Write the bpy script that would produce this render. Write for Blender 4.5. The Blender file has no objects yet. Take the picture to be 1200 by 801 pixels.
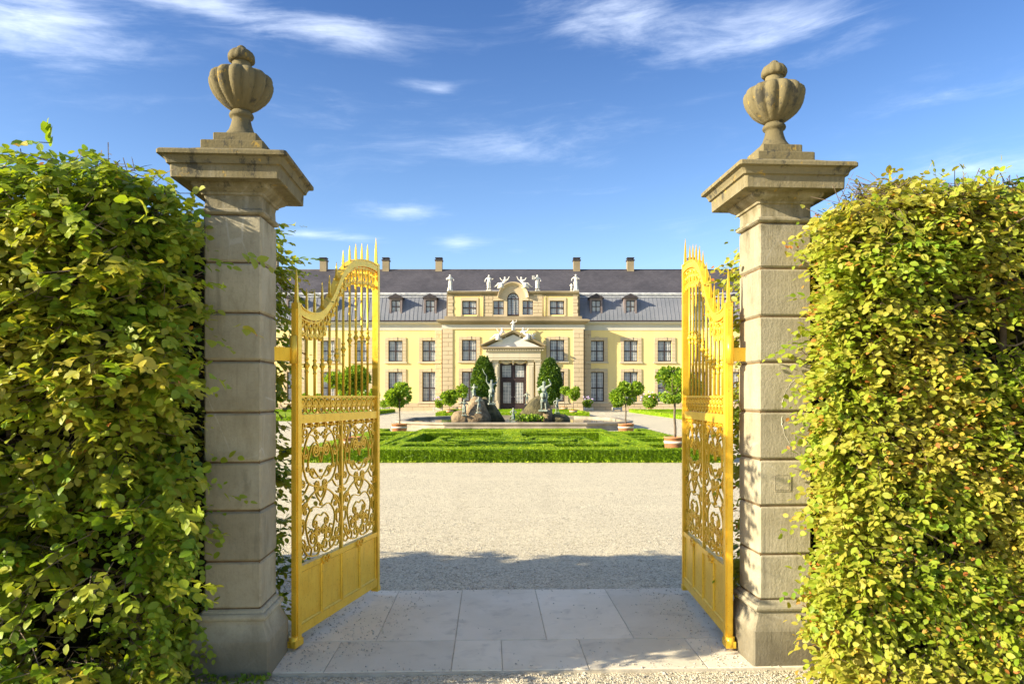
import bpy, bmesh, math, random
import numpy as np
from mathutils import Vector, Matrix, Euler
R = math.radians
random.seed(7)
rng = np.random.default_rng(7)
SC = bpy.context.scene
COL = SC.collection
PI = math.pi

# ------------------------------------------------------------------ camera
cam = bpy.data.cameras.new('camera'); camo = bpy.data.objects.new('camera', cam); COL.objects.link(camo)
camo.location = (0, 0, 1.6); camo.rotation_euler = (R(90), 0, 0)
cam.sensor_width = 36; cam.lens = 25.05; cam.shift_y = 0.0529; cam.clip_start = 0.05; cam.clip_end = 3000
SC.camera = camo

# ------------------------------------------------------------------ sun and sky
SUNV = Vector((-2.4, -0.8, 1.0)).normalized()      # direction towards the sun
sun = bpy.data.lights.new('sun', 'SUN'); suno = bpy.data.objects.new('sun', sun); COL.objects.link(suno)
sun.energy = 4.1; sun.angle = R(0.5); sun.color = (1.0, 0.88, 0.66)
suno.location = (-20, -8, 15)
suno.rotation_euler = SUNV.to_track_quat('Z', 'Y').to_euler()
SC.view_settings.view_transform = 'Standard'; SC.view_settings.look = 'None'
SC.view_settings.exposure = 1.62; SC.view_settings.gamma = 1.0

class NT:
    """small helper to write node trees as expressions"""
    def __init__(s, tree): s.t = tree; s.n = tree.nodes; s.l = tree.links
    def new(s, typ, **kw):
        n = s.n.new(typ)
        for k, v in kw.items(): setattr(n, k, v)
        return n
    def put(s, sock, v):
        if v is None: return
        if isinstance(v, bpy.types.NodeSocket): s.l.new(v, sock)
        else:
            if isinstance(v, (tuple, list)) and len(v) == 3 and sock.type == 'RGBA': v = (*v, 1)
            sock.default_value = v
    def m(s, op, a, b=None, c=None, clamp=False):
        n = s.new('ShaderNodeMath', operation=op, use_clamp=clamp)
        s.put(n.inputs[0], a); s.put(n.inputs[1], b); s.put(n.inputs[2], c)
        return n.outputs[0]
    def mix(s, f, a, b, blend='MIX'):
        n = s.new('ShaderNodeMix', data_type='RGBA', blend_type=blend)
        s.put(n.inputs[0], f); s.put(n.inputs[6], a); s.put(n.inputs[7], b)
        return n.outputs[2]
    def noise(s, vec, scale, detail=4, rough=0.55, dist=0.0, out=0):
        n = s.new('ShaderNodeTexNoise')
        s.put(n.inputs['Vector'], vec); n.inputs['Scale'].default_value = scale
        n.inputs['Detail'].default_value = detail; n.inputs['Roughness'].default_value = rough
        n.inputs['Distortion'].default_value = dist
        return n.outputs[out]
    def vor(s, vec, scale, feature='F1', out='Distance'):
        n = s.new('ShaderNodeTexVoronoi', feature=feature)
        s.put(n.inputs['Vector'], vec); n.inputs['Scale'].default_value = scale
        return n.outputs[out]
    def ramp(s, f, stops):
        n = s.new('ShaderNodeValToRGB'); s.put(n.inputs[0], f)
        el = n.color_ramp.elements
        while len(el) < len(stops): el.new(0.5)
        for e, (p, c) in zip(el, stops):
            e.position = p; e.color = (*c, 1) if len(c) == 3 else c
        return n.outputs[0]
    def smooth(s, v, a, b):
        n = s.new('ShaderNodeMapRange', interpolation_type='SMOOTHSTEP')
        s.put(n.inputs[0], v); n.inputs[1].default_value = a; n.inputs[2].default_value = b
        return n.outputs[0]
    def mapping(s, vec, scale=(1, 1, 1), rot=(0, 0, 0)):
        n = s.new('ShaderNodeMapping'); s.put(n.inputs[0], vec)
        n.inputs['Scale'].default_value = scale; n.inputs['Rotation'].default_value = rot
        return n.outputs[0]
    def comb(s, x, y, z):
        n = s.new('ShaderNodeCombineXYZ'); s.put(n.inputs[0], x); s.put(n.inputs[1], y); s.put(n.inputs[2], z)
        return n.outputs[0]

world = bpy.data.worlds.new('World'); SC.world = world; world.use_nodes = True
world.node_tree.nodes.clear()
w = NT(world.node_tree)
sky = w.new('ShaderNodeTexSky', sky_type='NISHITA'); sky.sun_disc = False
sky.sun_elevation = math.asin(SUNV.z); sky.sun_rotation = math.atan2(SUNV.x, SUNV.y)
sky.air_density = 1.0; sky.dust_density = 0.6; sky.ozone_density = 2.2
geo = w.new('ShaderNodeTexCoord')
sep = w.new('ShaderNodeSeparateXYZ'); w.l.new(geo.outputs['Generated'], sep.inputs[0])
dx, dy, dz = sep.outputs
az = w.m('ARCTAN2', dx, dy)                      # azimuth from the garden axis
el = w.m('ARCSINE', dz)
# wind-blown cirrus: noise stretched along its streaks, gathered in banks
v0 = w.comb(az, w.m('MULTIPLY', el, 2.6), 0.0)
rot = w.mapping(v0, (1.0, 1.0, 1.0), (0, 0, R(-14)))
warp = w.noise(rot, 2.2, 3, 0.5, out=1)
vm = w.new('ShaderNodeVectorMath', operation='MULTIPLY_ADD'); w.l.new(warp, vm.inputs[0]); vm.inputs[1].default_value = (0.30, 0.22, 0); w.l.new(rot, vm.inputs[2])
wis = w.mapping(vm.outputs[0], (1.0, 2.4, 1))
n1 = w.noise(wis, 3.6, 10, 0.66, 0.35)
n2 = w.noise(vm.outputs[0], 11.0, 6, 0.6)
banks = None
# (azimuth deg, elevation deg, half width, half height, strength)
for a, e, sa, se, st in [(-34.4, 23.6, 6.51, 2.79, 1.00), (-17.9, 26.7, 9.69, 1.78, 0.45), (-12.2, 25.9, 6.83, 1.18, 0.40), (-23.9, 26.7, 5.97, 1.08, 0.40), (7.5, 28.1, 6.14, 2.14, 0.51), (16.0, 26.5, 9.89, 2.12, 0.51), (21.6, 25.4, 7.71, 1.61, 0.43), (-5.8, 23.2, 1.42, 0.45, 0.47), (-8.2, 23.6, 1.57, 0.45, 0.38), (0.0, 19.1, 11.60, 1.24, 0.29), (6.8, 17.1, 3.95, 1.74, 0.35), (-8.6, 14.4, 3.48, 0.79, 0.64), (-16.2, 12.3, 1.98, 0.43, 0.68), (-12.6, 12.2, 2.04, 0.45, 0.71), (-4.4, 12.0, 1.60, 0.71, 0.58), (0.0, 11.5, 1.25, 0.40, 0.30), (6.3, 13.3, 2.12, 0.50, 0.37), (32.9, 15.0, 5.65, 1.01, 0.81), (30.4, 19.8, 4.64, 0.48, 0.38), (14.1, 12.7, 2.52, 0.79, 0.22), (11.5, 14.7, 2.57, 0.78, 0.26), (1.5, 19.5, 9.00, 3.20, 0.22), (-12.0, 21.0, 8.00, 2.50, 0.20),
    (-60, 25, 9, 4, .5), (62, 22, 10, 4, .5), (-100, 30, 14, 5, .5), (110, 32, 14, 5, .5), (150, 25, 12, 4, .5), (-150, 28, 12, 4, .5), (0, 48, 20, 5, .5)]:
    da = w.m('DIVIDE', w.m('SUBTRACT', az, R(a)), R(sa)); de = w.m('DIVIDE', w.m('SUBTRACT', el, R(e)), R(se))
    q = w.m('ADD', w.m('MULTIPLY', da, da), w.m('MULTIPLY', de, de))
    g = w.m('MULTIPLY', w.m('EXPONENT', w.m('MULTIPLY', q, -1.0)), st)
    banks = g if banks is None else w.m('ADD', banks, g)
banks = w.m('ADD', banks, w.m('MULTIPLY', w.smooth(el, R(32), R(60)), 0.7))   # unseen overhead veil, added to brighten the shade below
dens = w.m('ADD', w.m('MULTIPLY', banks, 1.25), w.m('MULTIPLY', w.m('SUBTRACT', n1, 0.5), 2.9))
dens = w.m('ADD', dens, w.m('MULTIPLY', w.m('SUBTRACT', n2, 0.5), 1.1))
cl = w.m('MULTIPLY', w.smooth(dens, 0.10, 1.9), w.m('ADD', w.m('MULTIPLY', banks, 0.55), 0.24), clamp=True)
cl = w.m('MULTIPLY', cl, 0.95, clamp=True)
hsv = w.new('ShaderNodeHueSaturation'); hsv.inputs['Saturation'].default_value = 1.12; hsv.inputs['Value'].default_value = 1.0
w.l.new(sky.outputs[0], hsv.inputs['Color'])
skyc = w.mix(1.0, hsv.outputs[0], w.mix(w.smooth(el, R(6), R(34)), (0.84, 0.83, 0.90), (0.42, 0.50, 0.68)), 'MULTIPLY')
final = w.mix(cl, skyc, (5.2, 5.7, 6.6))
bg = w.new('ShaderNodeBackground'); w.l.new(final, bg.inputs[0]); bg.inputs[1].default_value = 0.095
wo = w.new('ShaderNodeOutputWorld'); w.l.new(bg.outputs[0], wo.inputs[0])

# ------------------------------------------------------------------ materials
MAT = {}
def mat(name, build, **kw):
    m = bpy.data.materials.new(name); m.use_nodes = True; m.node_tree.nodes.clear()
    t = NT(m.node_tree); out = t.new('ShaderNodeOutputMaterial')
    build(t, out, **kw); MAT[name] = m
    return m
def principled(t, out, col, rough=0.8, metal=0.0, bump=None, bs=0.3, bd=0.01, spec=0.3):
    p = t.new('ShaderNodeBsdfPrincipled')
    t.put(p.inputs['Base Color'], col); t.put(p.inputs['Roughness'], rough); t.put(p.inputs['Metallic'], metal)
    p.inputs['Specular IOR Level'].default_value = spec
    if bump is not None:
        b = t.new('ShaderNodeBump'); b.inputs['Strength'].default_value = bs; b.inputs['Distance'].default_value = bd
        t.put(b.inputs['Height'], bump); t.l.new(b.outputs[0], p.inputs['Normal'])
    t.l.new(p.outputs[0], out.inputs[0]); return p
def gpos(t): return t.new('ShaderNodeNewGeometry').outputs['Position']

def m_plain(t, out, c1, c2, scale=3, rough=0.8, metal=0.0, bs=0.3, bd=0.01, bscale=40, spec=0.3):
    p = gpos(t); n = t.noise(p, scale, 6, 0.6)
    principled(t, out, t.mix(t.smooth(n, 0.3, 0.7), c1, c2), rough, metal, t.noise(p, bscale, 5, 0.6), bs, bd, spec)

def m_pillar(t, out, tone=1.0, dark=0.0):
    p = gpos(t)
    oi = t.new('ShaderNodeObjectInfo').outputs['Random']
    v = t.mapping(p, (1, 1, 0.35))
    n = t.noise(p, 2.2, 8, 0.65); n2 = t.noise(v, 9, 8, 0.7); n3 = t.noise(p, 60, 4, 0.6)
    c = t.ramp(n, [(0.25, (0.27*tone, 0.235*tone, 0.145*tone)), (0.5, (0.39*tone, 0.345*tone, 0.235*tone)), (0.8, (0.48*tone, 0.435*tone, 0.31*tone))])
    c = t.mix(t.m('MULTIPLY', t.smooth(n2, 0.48, 0.75), 0.55), c, (0.17, 0.15, 0.085))
    c = t.mix(t.m('MULTIPLY', t.smooth(n3, 0.45, 0.8), 0.22), c, (0.14, 0.13, 0.10))
    # pale scratches and veins
    vv = t.vor(t.mapping(p, (1.0, 1.0, 0.5)), 4.2, 'DISTANCE_TO_EDGE'); msk = t.smooth(t.noise(p, 1.7, 3), 0.52, 0.62)
    ln = t.m('MULTIPLY', t.m('SUBTRACT', 1.0, t.smooth(t.m('ADD', vv, t.m('MULTIPLY', t.m('SUBTRACT', n2, .5), .06)), 0.004, 0.016)), msk)
    c = t.mix(t.m('MULTIPLY', ln, 0.35), c, (0.55, 0.52, 0.43))
    # lichen and soot in patches, stained base; cap darkening adds moulding shade
    z = t.new('ShaderNodeSeparateXYZ'); t.put(z.inputs[0], p); zz = z.outputs[2]
    rs_ = t.noise(t.mapping(p, (1, 1, 0.05)), 17, 6, 0.7)
    c = t.mix(t.m('MULTIPLY', t.smooth(rs_, 0.56, 0.74), 0.5), c, (0.13, 0.12, 0.085))
    low = t.m('MULTIPLY', t.smooth(t.m('ADD', zz, t.m('MULTIPLY', t.m('SUBTRACT', n, 0.5), 0.7)), 0.42, 0.0), 0.75)
    c = t.mix(low, c, (0.145, 0.125, 0.085))
    top = t.smooth(t.m('ADD', zz, t.m('MULTIPLY', t.m('SUBTRACT', n2, 0.5), 0.6)), 2.52, 2.88)
    c = t.mix(t.m('MULTIPLY', top, 0.82), c, (0.135, 0.11, 0.05))
    lich = t.m('MULTIPLY', t.smooth(t.noise(p, 14, 7, 0.7), 0.60, 0.68), t.m('ADD', top, 0.12))
    c = t.mix(t.m('MULTIPLY', lich, 0.7), c, (0.40, 0.26, 0.05))
    soot = t.m('MULTIPLY', t.smooth(t.noise(t.mapping(p, (1, 1, .6)), 11, 8, 0.75), 0.53, 0.63), t.m('ADD', top, 0.06))
    c = t.mix(t.m('MULTIPLY', soot, 0.8), c, (0.05, 0.048, 0.04))
    oc = t.m('ADD', t.m('MULTIPLY', oi, 0.34), 0.83)
    c = t.mix(1.0, c, t.comb(oc, oc, oc), 'MULTIPLY')
    tool = t.noise(t.mapping(p, (1, 1, 0.06)), 70, 3, 0.6)
    h = t.m('ADD', t.m('MULTIPLY', tool, 0.45), t.m('ADD', n3, t.m('MULTIPLY', n2, 1.2)))
    principled(t, out, c, 0.92, 0, h, 0.55, 0.005, 0.15)

def m_gravel(t, out):
    p = gpos(t)
    z = t.new('ShaderNodeSeparateXYZ'); t.put(z.inputs[0], p)
    big = t.noise(t.mapping(p, (0.6, 1.6, 1)), 0.7, 6, 0.6)
    st = t.vor(p, 105, 'F1', 'Distance'); sc = t.vor(p, 105, 'F1', 'Color')
    sp = t.new('ShaderNodeSeparateColor'); t.put(sp.inputs[0], sc)
    grey = t.ramp(sp.outputs[0], [(0.0, (0.13, 0.105, 0.065)), (0.16, (0.38, 0.325, 0.22)), (0.55, (0.62, 0.55, 0.39)), (1.0, (0.80, 0.73, 0.54))])
    mid = t.noise(p, 9, 6, 0.65)
    c = t.mix(0.30, grey, (0.61, 0.54, 0.38))
    s2 = t.vor(p, 38, 'F1', 'Color'); q2 = t.new('ShaderNodeSeparateColor'); t.put(q2.inputs[0], s2)
    c = t.mix(t.m('MULTIPLY', t.smooth(q2.outputs[1], 0.80, 0.98), 0.5), c, (0.22, 0.18, 0.12))
    c = t.mix(t.m('MULTIPLY', t.smooth(q2.outputs[2], 0.75, 0.98), 0.4), c, (0.80, 0.74, 0.56))
    rake = t.noise(t.mapping(p, (0.9, 9, 1), (0, 0, R(3))), 1.0, 5, 0.6)
    c = t.mix(t.m('MULTIPLY', t.smooth(rake, 0.52, 0.75), 0.22), c, (0.40, 0.345, 0.23))
    c = t.mix(t.m('MULTIPLY', t.smooth(mid, 0.5, 0.8), 0.35), c, (0.27, 0.235, 0.18))
    c = t.mix(t.m('MULTIPLY', t.smooth(big, 0.45, 0.75), 0.35), c, (0.72, 0.64, 0.45))
    xx = t.m('ADD', z.outputs[0], t.m('MULTIPLY', t.m('SUBTRACT', t.noise(t.mapping(p, (.3, .3, 1)), .5, 2), .5), 2.2))
    trk = t.m('SUBTRACT', 1.0, t.smooth(t.m('ABSOLUTE', t.m('SUBTRACT', t.m('ABSOLUTE', xx), 0.72)), 0.05, 0.16))
    trk = t.m('MULTIPLY', trk, t.smooth(t.noise(p, 1.3, 4), 0.35, 0.65))
    c = t.mix(t.m('MULTIPLY', trk, 0.16), c, (0.36, 0.31, 0.21))
    foot = t.smooth(t.noise(p, 3.4, 3, 0.5), 0.58, 0.72); c = t.mix(t.m('MULTIPLY', foot, 0.14), c, (0.40, 0.34, 0.23))
    h = t.m('SUBTRACT', t.m('ADD', t.m('MULTIPLY', mid, 0.6), t.m('MULTIPLY', foot, -1.0)), st)
    principled(t, out, c, 0.95, 0, h, 0.8, 0.012, 0.1)

def m_slab(t, out):
    p = gpos(t); oi = t.new('ShaderNodeObjectInfo').outputs['Random']
    n = t.noise(p, 1.4, 8, 0.65); n2 = t.noise(p, 30, 6, 0.7); n3 = t.noise(p, 6, 6, 0.6, 0.5)
    c = t.mix(t.smooth(n, 0.3, 0.7), (0.66, 0.585, 0.43), (0.76, 0.68, 0.52))
    c = t.mix(t.m('MULTIPLY', t.smooth(n3, 0.5, 0.75), 0.45), c, (0.42, 0.37, 0.28))
    sp = t.smooth(t.vor(p, 60), 0.0, 0.22)
    c = t.mix(t.m('MULTIPLY', t.m('SUBTRACT', 1.0, sp), t.m('MULTIPLY', t.smooth(n2, 0.5, 0.7), 0.5)), c, (0.12, 0.11, 0.09))
    k = t.m('ADD', t.m('MULTIPLY', oi, 0.16), 0.9); c = t.mix(1.0, c, t.comb(k, k, k), 'MULTIPLY')
    principled(t, out, c, 0.8, 0, t.m('ADD', n2, n3), 0.3, 0.006, 0.25)

def m_leaf(t, out, stops, vein=0.25, trans=0.40, rough=0.42):
    a = t.new('ShaderNodeAttribute', attribute_name='tint').outputs['Fac']
    c = t.ramp(a, stops)
    uv = t.new('ShaderNodeUVMap').outputs[0]; s = t.new('ShaderNodeSeparateXYZ'); t.put(s.inputs[0], uv)
    vx = t.m('ABSOLUTE', s.outputs[1])
    mid = t.m('SUBTRACT', 1.0, t.smooth(vx, 0.0, 0.09))
    side = t.m('PINGPONG', t.m('SUBTRACT', t.m('MULTIPLY', s.outputs[0], 8.0), t.m('MULTIPLY', vx, 3.0)), 0.5)
    side = t.m('MULTIPLY', t.m('SUBTRACT', 1.0, t.smooth(side, 0.0, 0.14)), 0.6)
    ve = t.m('MAXIMUM', mid, side)
    lighter = t.mix(1.0, c, (1.5, 1.45, 1.2), 'MULTIPLY')
    c2 = t.mix(t.m('MULTIPLY', ve, vein), c, lighter)
    n = t.noise(gpos(t), 28, 4, 0.6)
    c2 = t.mix(t.m('MULTIPLY', t.smooth(n, 0.58, 0.72), 0.35), c2, t.mix(1.0, c2, (0.9, 0.62, 0.45), 'MULTIPLY'))
    p = t.new('ShaderNodeBsdfPrincipled'); t.put(p.inputs['Base Color'], c2); p.inputs['Roughness'].default_value = rough
    p.inputs['Specular IOR Level'].default_value = 0.35
    b = t.new('ShaderNodeBump'); b.inputs['Strength'].default_value = 0.35; b.inputs['Distance'].default_value = 0.002
    t.put(b.inputs['Height'], t.m('MULTIPLY', ve, -1.0)); t.l.new(b.outputs[0], p.inputs['Normal'])
    tr = t.new('ShaderNodeBsdfTranslucent'); t.put(tr.inputs[0], t.mix(1.0, c2, (1.35, 1.25, 0.55), 'MULTIPLY'))
    mx = t.new('ShaderNodeMixShader'); mx.inputs[0].default_value = trans
    t.l.new(p.outputs[0], mx.inputs[1]); t.l.new(tr.outputs[0], mx.inputs[2]); t.l.new(mx.outputs[0], out.inputs[0])

def m_gold(t, out):
    p = gpos(t); n = t.noise(p, 8, 6, 0.6); n2 = t.noise(p, 45, 5, 0.7)
    c = t.mix(t.smooth(n, 0.3, 0.7), (0.89, 0.54, 0.035), (0.96, 0.63, 0.06))
    c = t.mix(t.m('MULTIPLY', t.smooth(n2, 0.58, 0.70), 0.45), c, (0.40, 0.19, 0.02))
    st = t.noise(t.mapping(p, (1, 1, .12)), 26, 6, 0.7)
    c = t.mix(t.m('MULTIPLY', t.smooth(st, 0.52, 0.72), 0.35), c, (0.50, 0.26, 0.02))
    ch = t.noise(p, 95, 3, 0.6)
    c = t.mix(t.m('MULTIPLY', t.smooth(ch, 0.66, 0.70), 0.7), c, (0.14, 0.07, 0.02))
    r = t.m('ADD', t.m('MULTIPLY', n2, 0.45), 0.14)
    principled(t, out, c, r, 0.45, t.m('ADD', n2, t.m('MULTIPLY', n, 1.0)), 0.22, 0.004, 0.5)

def m_wallpaint(t, out, c1, c2, streak):
    p = gpos(t); n = t.noise(p, 0.25, 6, 0.6); s = t.noise(t.mapping(p, (1.5, 1.5, 0.12)), 1.2, 6, 0.65); f = t.noise(p, 5, 5, 0.6)
    c = t.mix(t.smooth(n, 0.3, 0.7), c1, c2)
    c = t.mix(t.m('MULTIPLY', t.smooth(s, 0.52, 0.8), 0.35), c, streak)
    principled(t, out, c, 0.88, 0, f, 0.15, 0.01, 0.2)

def m_slate(t, out, c1, c2, rows=True):
    p = gpos(t); n = t.noise(p, 0.35, 7, 0.65); f = t.noise(t.mapping(p, (1.5, 1, 5)), 2.0, 5, 0.7)
    b = t.new('ShaderNodeTexBrick'); 
    s = t.new('ShaderNodeSeparateXYZ'); t.put(s.inputs[0], p)
    t.put(b.inputs['Vector'], t.comb(s.outputs[0], t.m('MULTIPLY', s.outputs[2], 1.25), 0.0)); b.inputs['Scale'].default_value = 1.0
    b.inputs['Color1'].default_value = (0.75, 0.75, 0.75, 1); b.inputs['Color2'].default_value = (1.15, 1.15, 1.15, 1); b.inputs['Mortar'].default_value = (0.45, 0.45, 0.45, 1)
    b.inputs['Mortar Size'].default_value = 0.012; b.inputs['Brick Width'].default_value = 0.34; b.inputs['Row Height'].default_value = 0.24
    c = t.mix(t.smooth(n, 0.3, 0.7), c1, c2)
    c = t.mix(t.m('MULTIPLY', t.smooth(f, .5, .8), .4), c, tuple(1.35 * x for x in c2))
    c = t.mix(0.6 if rows else 0.0, c, t.mix(1.0, c, b.outputs[0], 'MULTIPLY'))
    principled(t, out, c, 0.7, 0, b.outputs[1] if rows else f, 0.3, 0.02, 0.3)

def m_pane(t, out):
    p = gpos(t); s = t.new('ShaderNodeSeparateXYZ'); t.put(s.inputs[0], p)
    n = t.noise(t.mapping(p, (7, 1, 0.5)), 1.0, 3, 0.5); n2 = t.noise(p, 0.9, 3)
    c = t.mix(t.smooth(n, 0.35, 0.65), (0.27, 0.29, 0.30), (0.46, 0.46, 0.44))
    c = t.mix(t.m('MULTIPLY', t.smooth(n2, 0.5, 0.65), 0.6), c, (0.13, 0.15, 0.18))
    q = principled(t, out, c, 0.5, 0, None, spec=0.5); q.inputs['Coat Weight'].default_value = 0.8; q.inputs['Coat Roughness'].default_value = 0.03

def m_soil_leaf(t, out, c1, c2, scale=30):
    p = gpos(t); n = t.noise(p, scale, 5, 0.7); n2 = t.noise(p, 1.1, 4, 0.6)
    c = t.mix(t.smooth(n, 0.35, 0.65), c1, c2); c = t.mix(t.m('MULTIPLY', t.smooth(n2, .4, .7), .4), c, tuple(x * 1.3 for x in c2))
    principled(t, out, c, 0.9, 0, n, 0.8, 0.03, 0.1)

mat('pillar_stone', m_pillar, tone=0.96)
mat('urn_stone', m_pillar, tone=0.62)
mat('gravel', m_gravel)
mat('slab', m_slab)
mat('pebble', m_plain, c1=(0.30, 0.27, 0.21), c2=(0.66, 0.60, 0.49), scale=70, rough=0.9)
GL = [(0.0, (0.05, 0.11, 0.010)), (0.32, (0.18, 0.30, 0.020)), (0.55, (0.31, 0.38, 0.032)), (0.82, (0.40, 0.37, 0.060)), (0.91, (0.52, 0.42, 0.045)), (0.96, (0.50, 0.25, 0.05)), (1.0, (0.45, 0.15, 0.04))]
mat('hedge_leaf', m_leaf, stops=GL)
mat('citrus_leaf', m_leaf, stops=[(0.0, (0.10, 0.19, 0.015)), (0.5, (0.22, 0.36, 0.025)), (1.0, (0.42, 0.52, 0.05))], vein=0, trans=0.42)
mat('yew_leaf', m_leaf, stops=[(0.0, (0.03, 0.07, 0.01)), (0.5, (0.07, 0.14, 0.016)), (1.0, (0.17, 0.25, 0.025))], vein=0, trans=0.2)
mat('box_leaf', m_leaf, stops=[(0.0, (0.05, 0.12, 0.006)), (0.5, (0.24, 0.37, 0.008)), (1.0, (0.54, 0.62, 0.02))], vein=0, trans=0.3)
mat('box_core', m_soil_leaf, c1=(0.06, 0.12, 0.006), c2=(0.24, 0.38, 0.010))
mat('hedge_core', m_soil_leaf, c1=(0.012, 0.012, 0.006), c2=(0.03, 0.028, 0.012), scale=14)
mat('lawn', m_soil_leaf, c1=(0.14, 0.22, 0.015), c2=(0.24, 0.33, 0.022), scale=16)
mat('bark', m_plain, c1=(0.10, 0.075, 0.05), c2=(0.20, 0.15, 0.10), scale=12, bs=0.8)
mat('gold', m_gold)
mat('yellow_wall', m_wallpaint, c1=(0.81, 0.625, 0.245), c2=(0.86, 0.675, 0.295), streak=(0.70, 0.52, 0.23))
mat('sandstone', m_wallpaint, c1=(0.50, 0.40, 0.25), c2=(0.60, 0.48, 0.31), streak=(0.33, 0.26, 0.16))
mat('mortar_grey', m_plain, c1=(0.40, 0.35, 0.26), c2=(0.55, 0.49, 0.37), scale=8)
mat('mortar_brown', m_plain, c1=(0.10, 0.065, 0.03), c2=(0.20, 0.135, 0.065), scale=8)
mat('pale_mend', m_plain, c1=(0.46, 0.42, 0.31), c2=(0.58, 0.54, 0.42), scale=20)
mat('weathered_stone', m_wallpaint, c1=(0.21, 0.17, 0.10), c2=(0.34, 0.275, 0.17), streak=(0.17, 0.14, 0.085))
mat('pale_stone', m_wallpaint, c1=(0.52, 0.45, 0.31), c2=(0.62, 0.54, 0.38), streak=(0.33, 0.27, 0.17))
mat('grey_frieze', m_wallpaint, c1=(0.52, 0.50, 0.42), c2=(0.58, 0.55, 0.46), streak=(0.42, 0.40, 0.33))
mat('joint', m_plain, c1=(0.22, 0.17, 0.11), c2=(0.30, 0.24, 0.16))
mat('tympanum', m_plain, c1=(0.62, 0.60, 0.54), c2=(0.70, 0.67, 0.60), scale=2)
mat('slate', m_slate, c1=(0.052, 0.049, 0.056), c2=(0.082, 0.076, 0.084))
mat('lead_roof', m_slate, c1=(0.155, 0.165, 0.185), c2=(0.21, 0.215, 0.235), rows=False)
mat('lead_trim', m_plain, c1=(0.30, 0.31, 0.32), c2=(0.55, 0.55, 0.53), scale=3, rough=0.6)
mat('brown_frame', m_plain, c1=(0.040, 0.026, 0.026), c2=(0.060, 0.038, 0.036), rough=0.5)
mat('white_bar', m_plain, c1=(0.62, 0.61, 0.58), c2=(0.70, 0.69, 0.66), rough=0.5)
mat('dormer_grey', m_plain, c1=(0.16, 0.125, 0.12), c2=(0.22, 0.18, 0.17), rough=0.6)
mat('dormer_roof', m_plain, c1=(0.03, 0.025, 0.03), c2=(0.06, 0.05, 0.05), rough=0.6)
mat('pane', m_pane)
mat('statue_white', m_plain, c1=(0.62, 0.59, 0.52), c2=(0.74, 0.70, 0.62), scale=4, bscale=14, bs=0.4, bd=0.03)
mat('statue_green', m_plain, c1=(0.13, 0.19, 0.15), c2=(0.40, 0.41, 0.32), scale=5, bscale=14, bs=0.5, bd=0.03)
mat('rock', m_plain, c1=(0.13, 0.09, 0.05), c2=(0.31, 0.23, 0.13), scale=2.4, bs=0.9, bd=0.12, bscale=4)
mat('dark_rock', m_plain, c1=(0.055, 0.05, 0.025), c2=(0.17, 0.14, 0.06), scale=3.0, bs=0.9, bd=0.12, bscale=5)  # dark stone; also paints the shade on the tall rock's right flank
mat('rim_stone', m_plain, c1=(0.20, 0.17, 0.115), c2=(0.42, 0.36, 0.26), scale=0.9, bs=0.5, bd=0.02, bscale=9)
mat('terracotta', m_plain, c1=(0.48, 0.20, 0.085), c2=(0.58, 0.27, 0.12), scale=5)
mat('pot_band', m_plain, c1=(0.60, 0.50, 0.38), c2=(0.68, 0.58, 0.45), scale=8)
mat('wood_white', m_plain, c1=(0.55, 0.50, 0.40), c2=(0.66, 0.60, 0.50), scale=3)
mat('soil', m_plain, c1=(0.05, 0.035, 0.022), c2=(0.09, 0.065, 0.04), scale=20)
mat('lilac', m_plain, c1=(0.45, 0.33, 0.60), c2=(0.60, 0.50, 0.75), scale=9)
mat('tag_paper', m_plain, c1=(0.72, 0.72, 0.70), c2=(0.78, 0.78, 0.76), scale=9)
def m_water(t, out):
    p = gpos(t); principled(t, out, (0.02, 0.028, 0.03), 0.05, 0, t.noise(p, 2.0, 4), 0.15, 0.03, 0.5)
mat('water', m_water)

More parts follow.
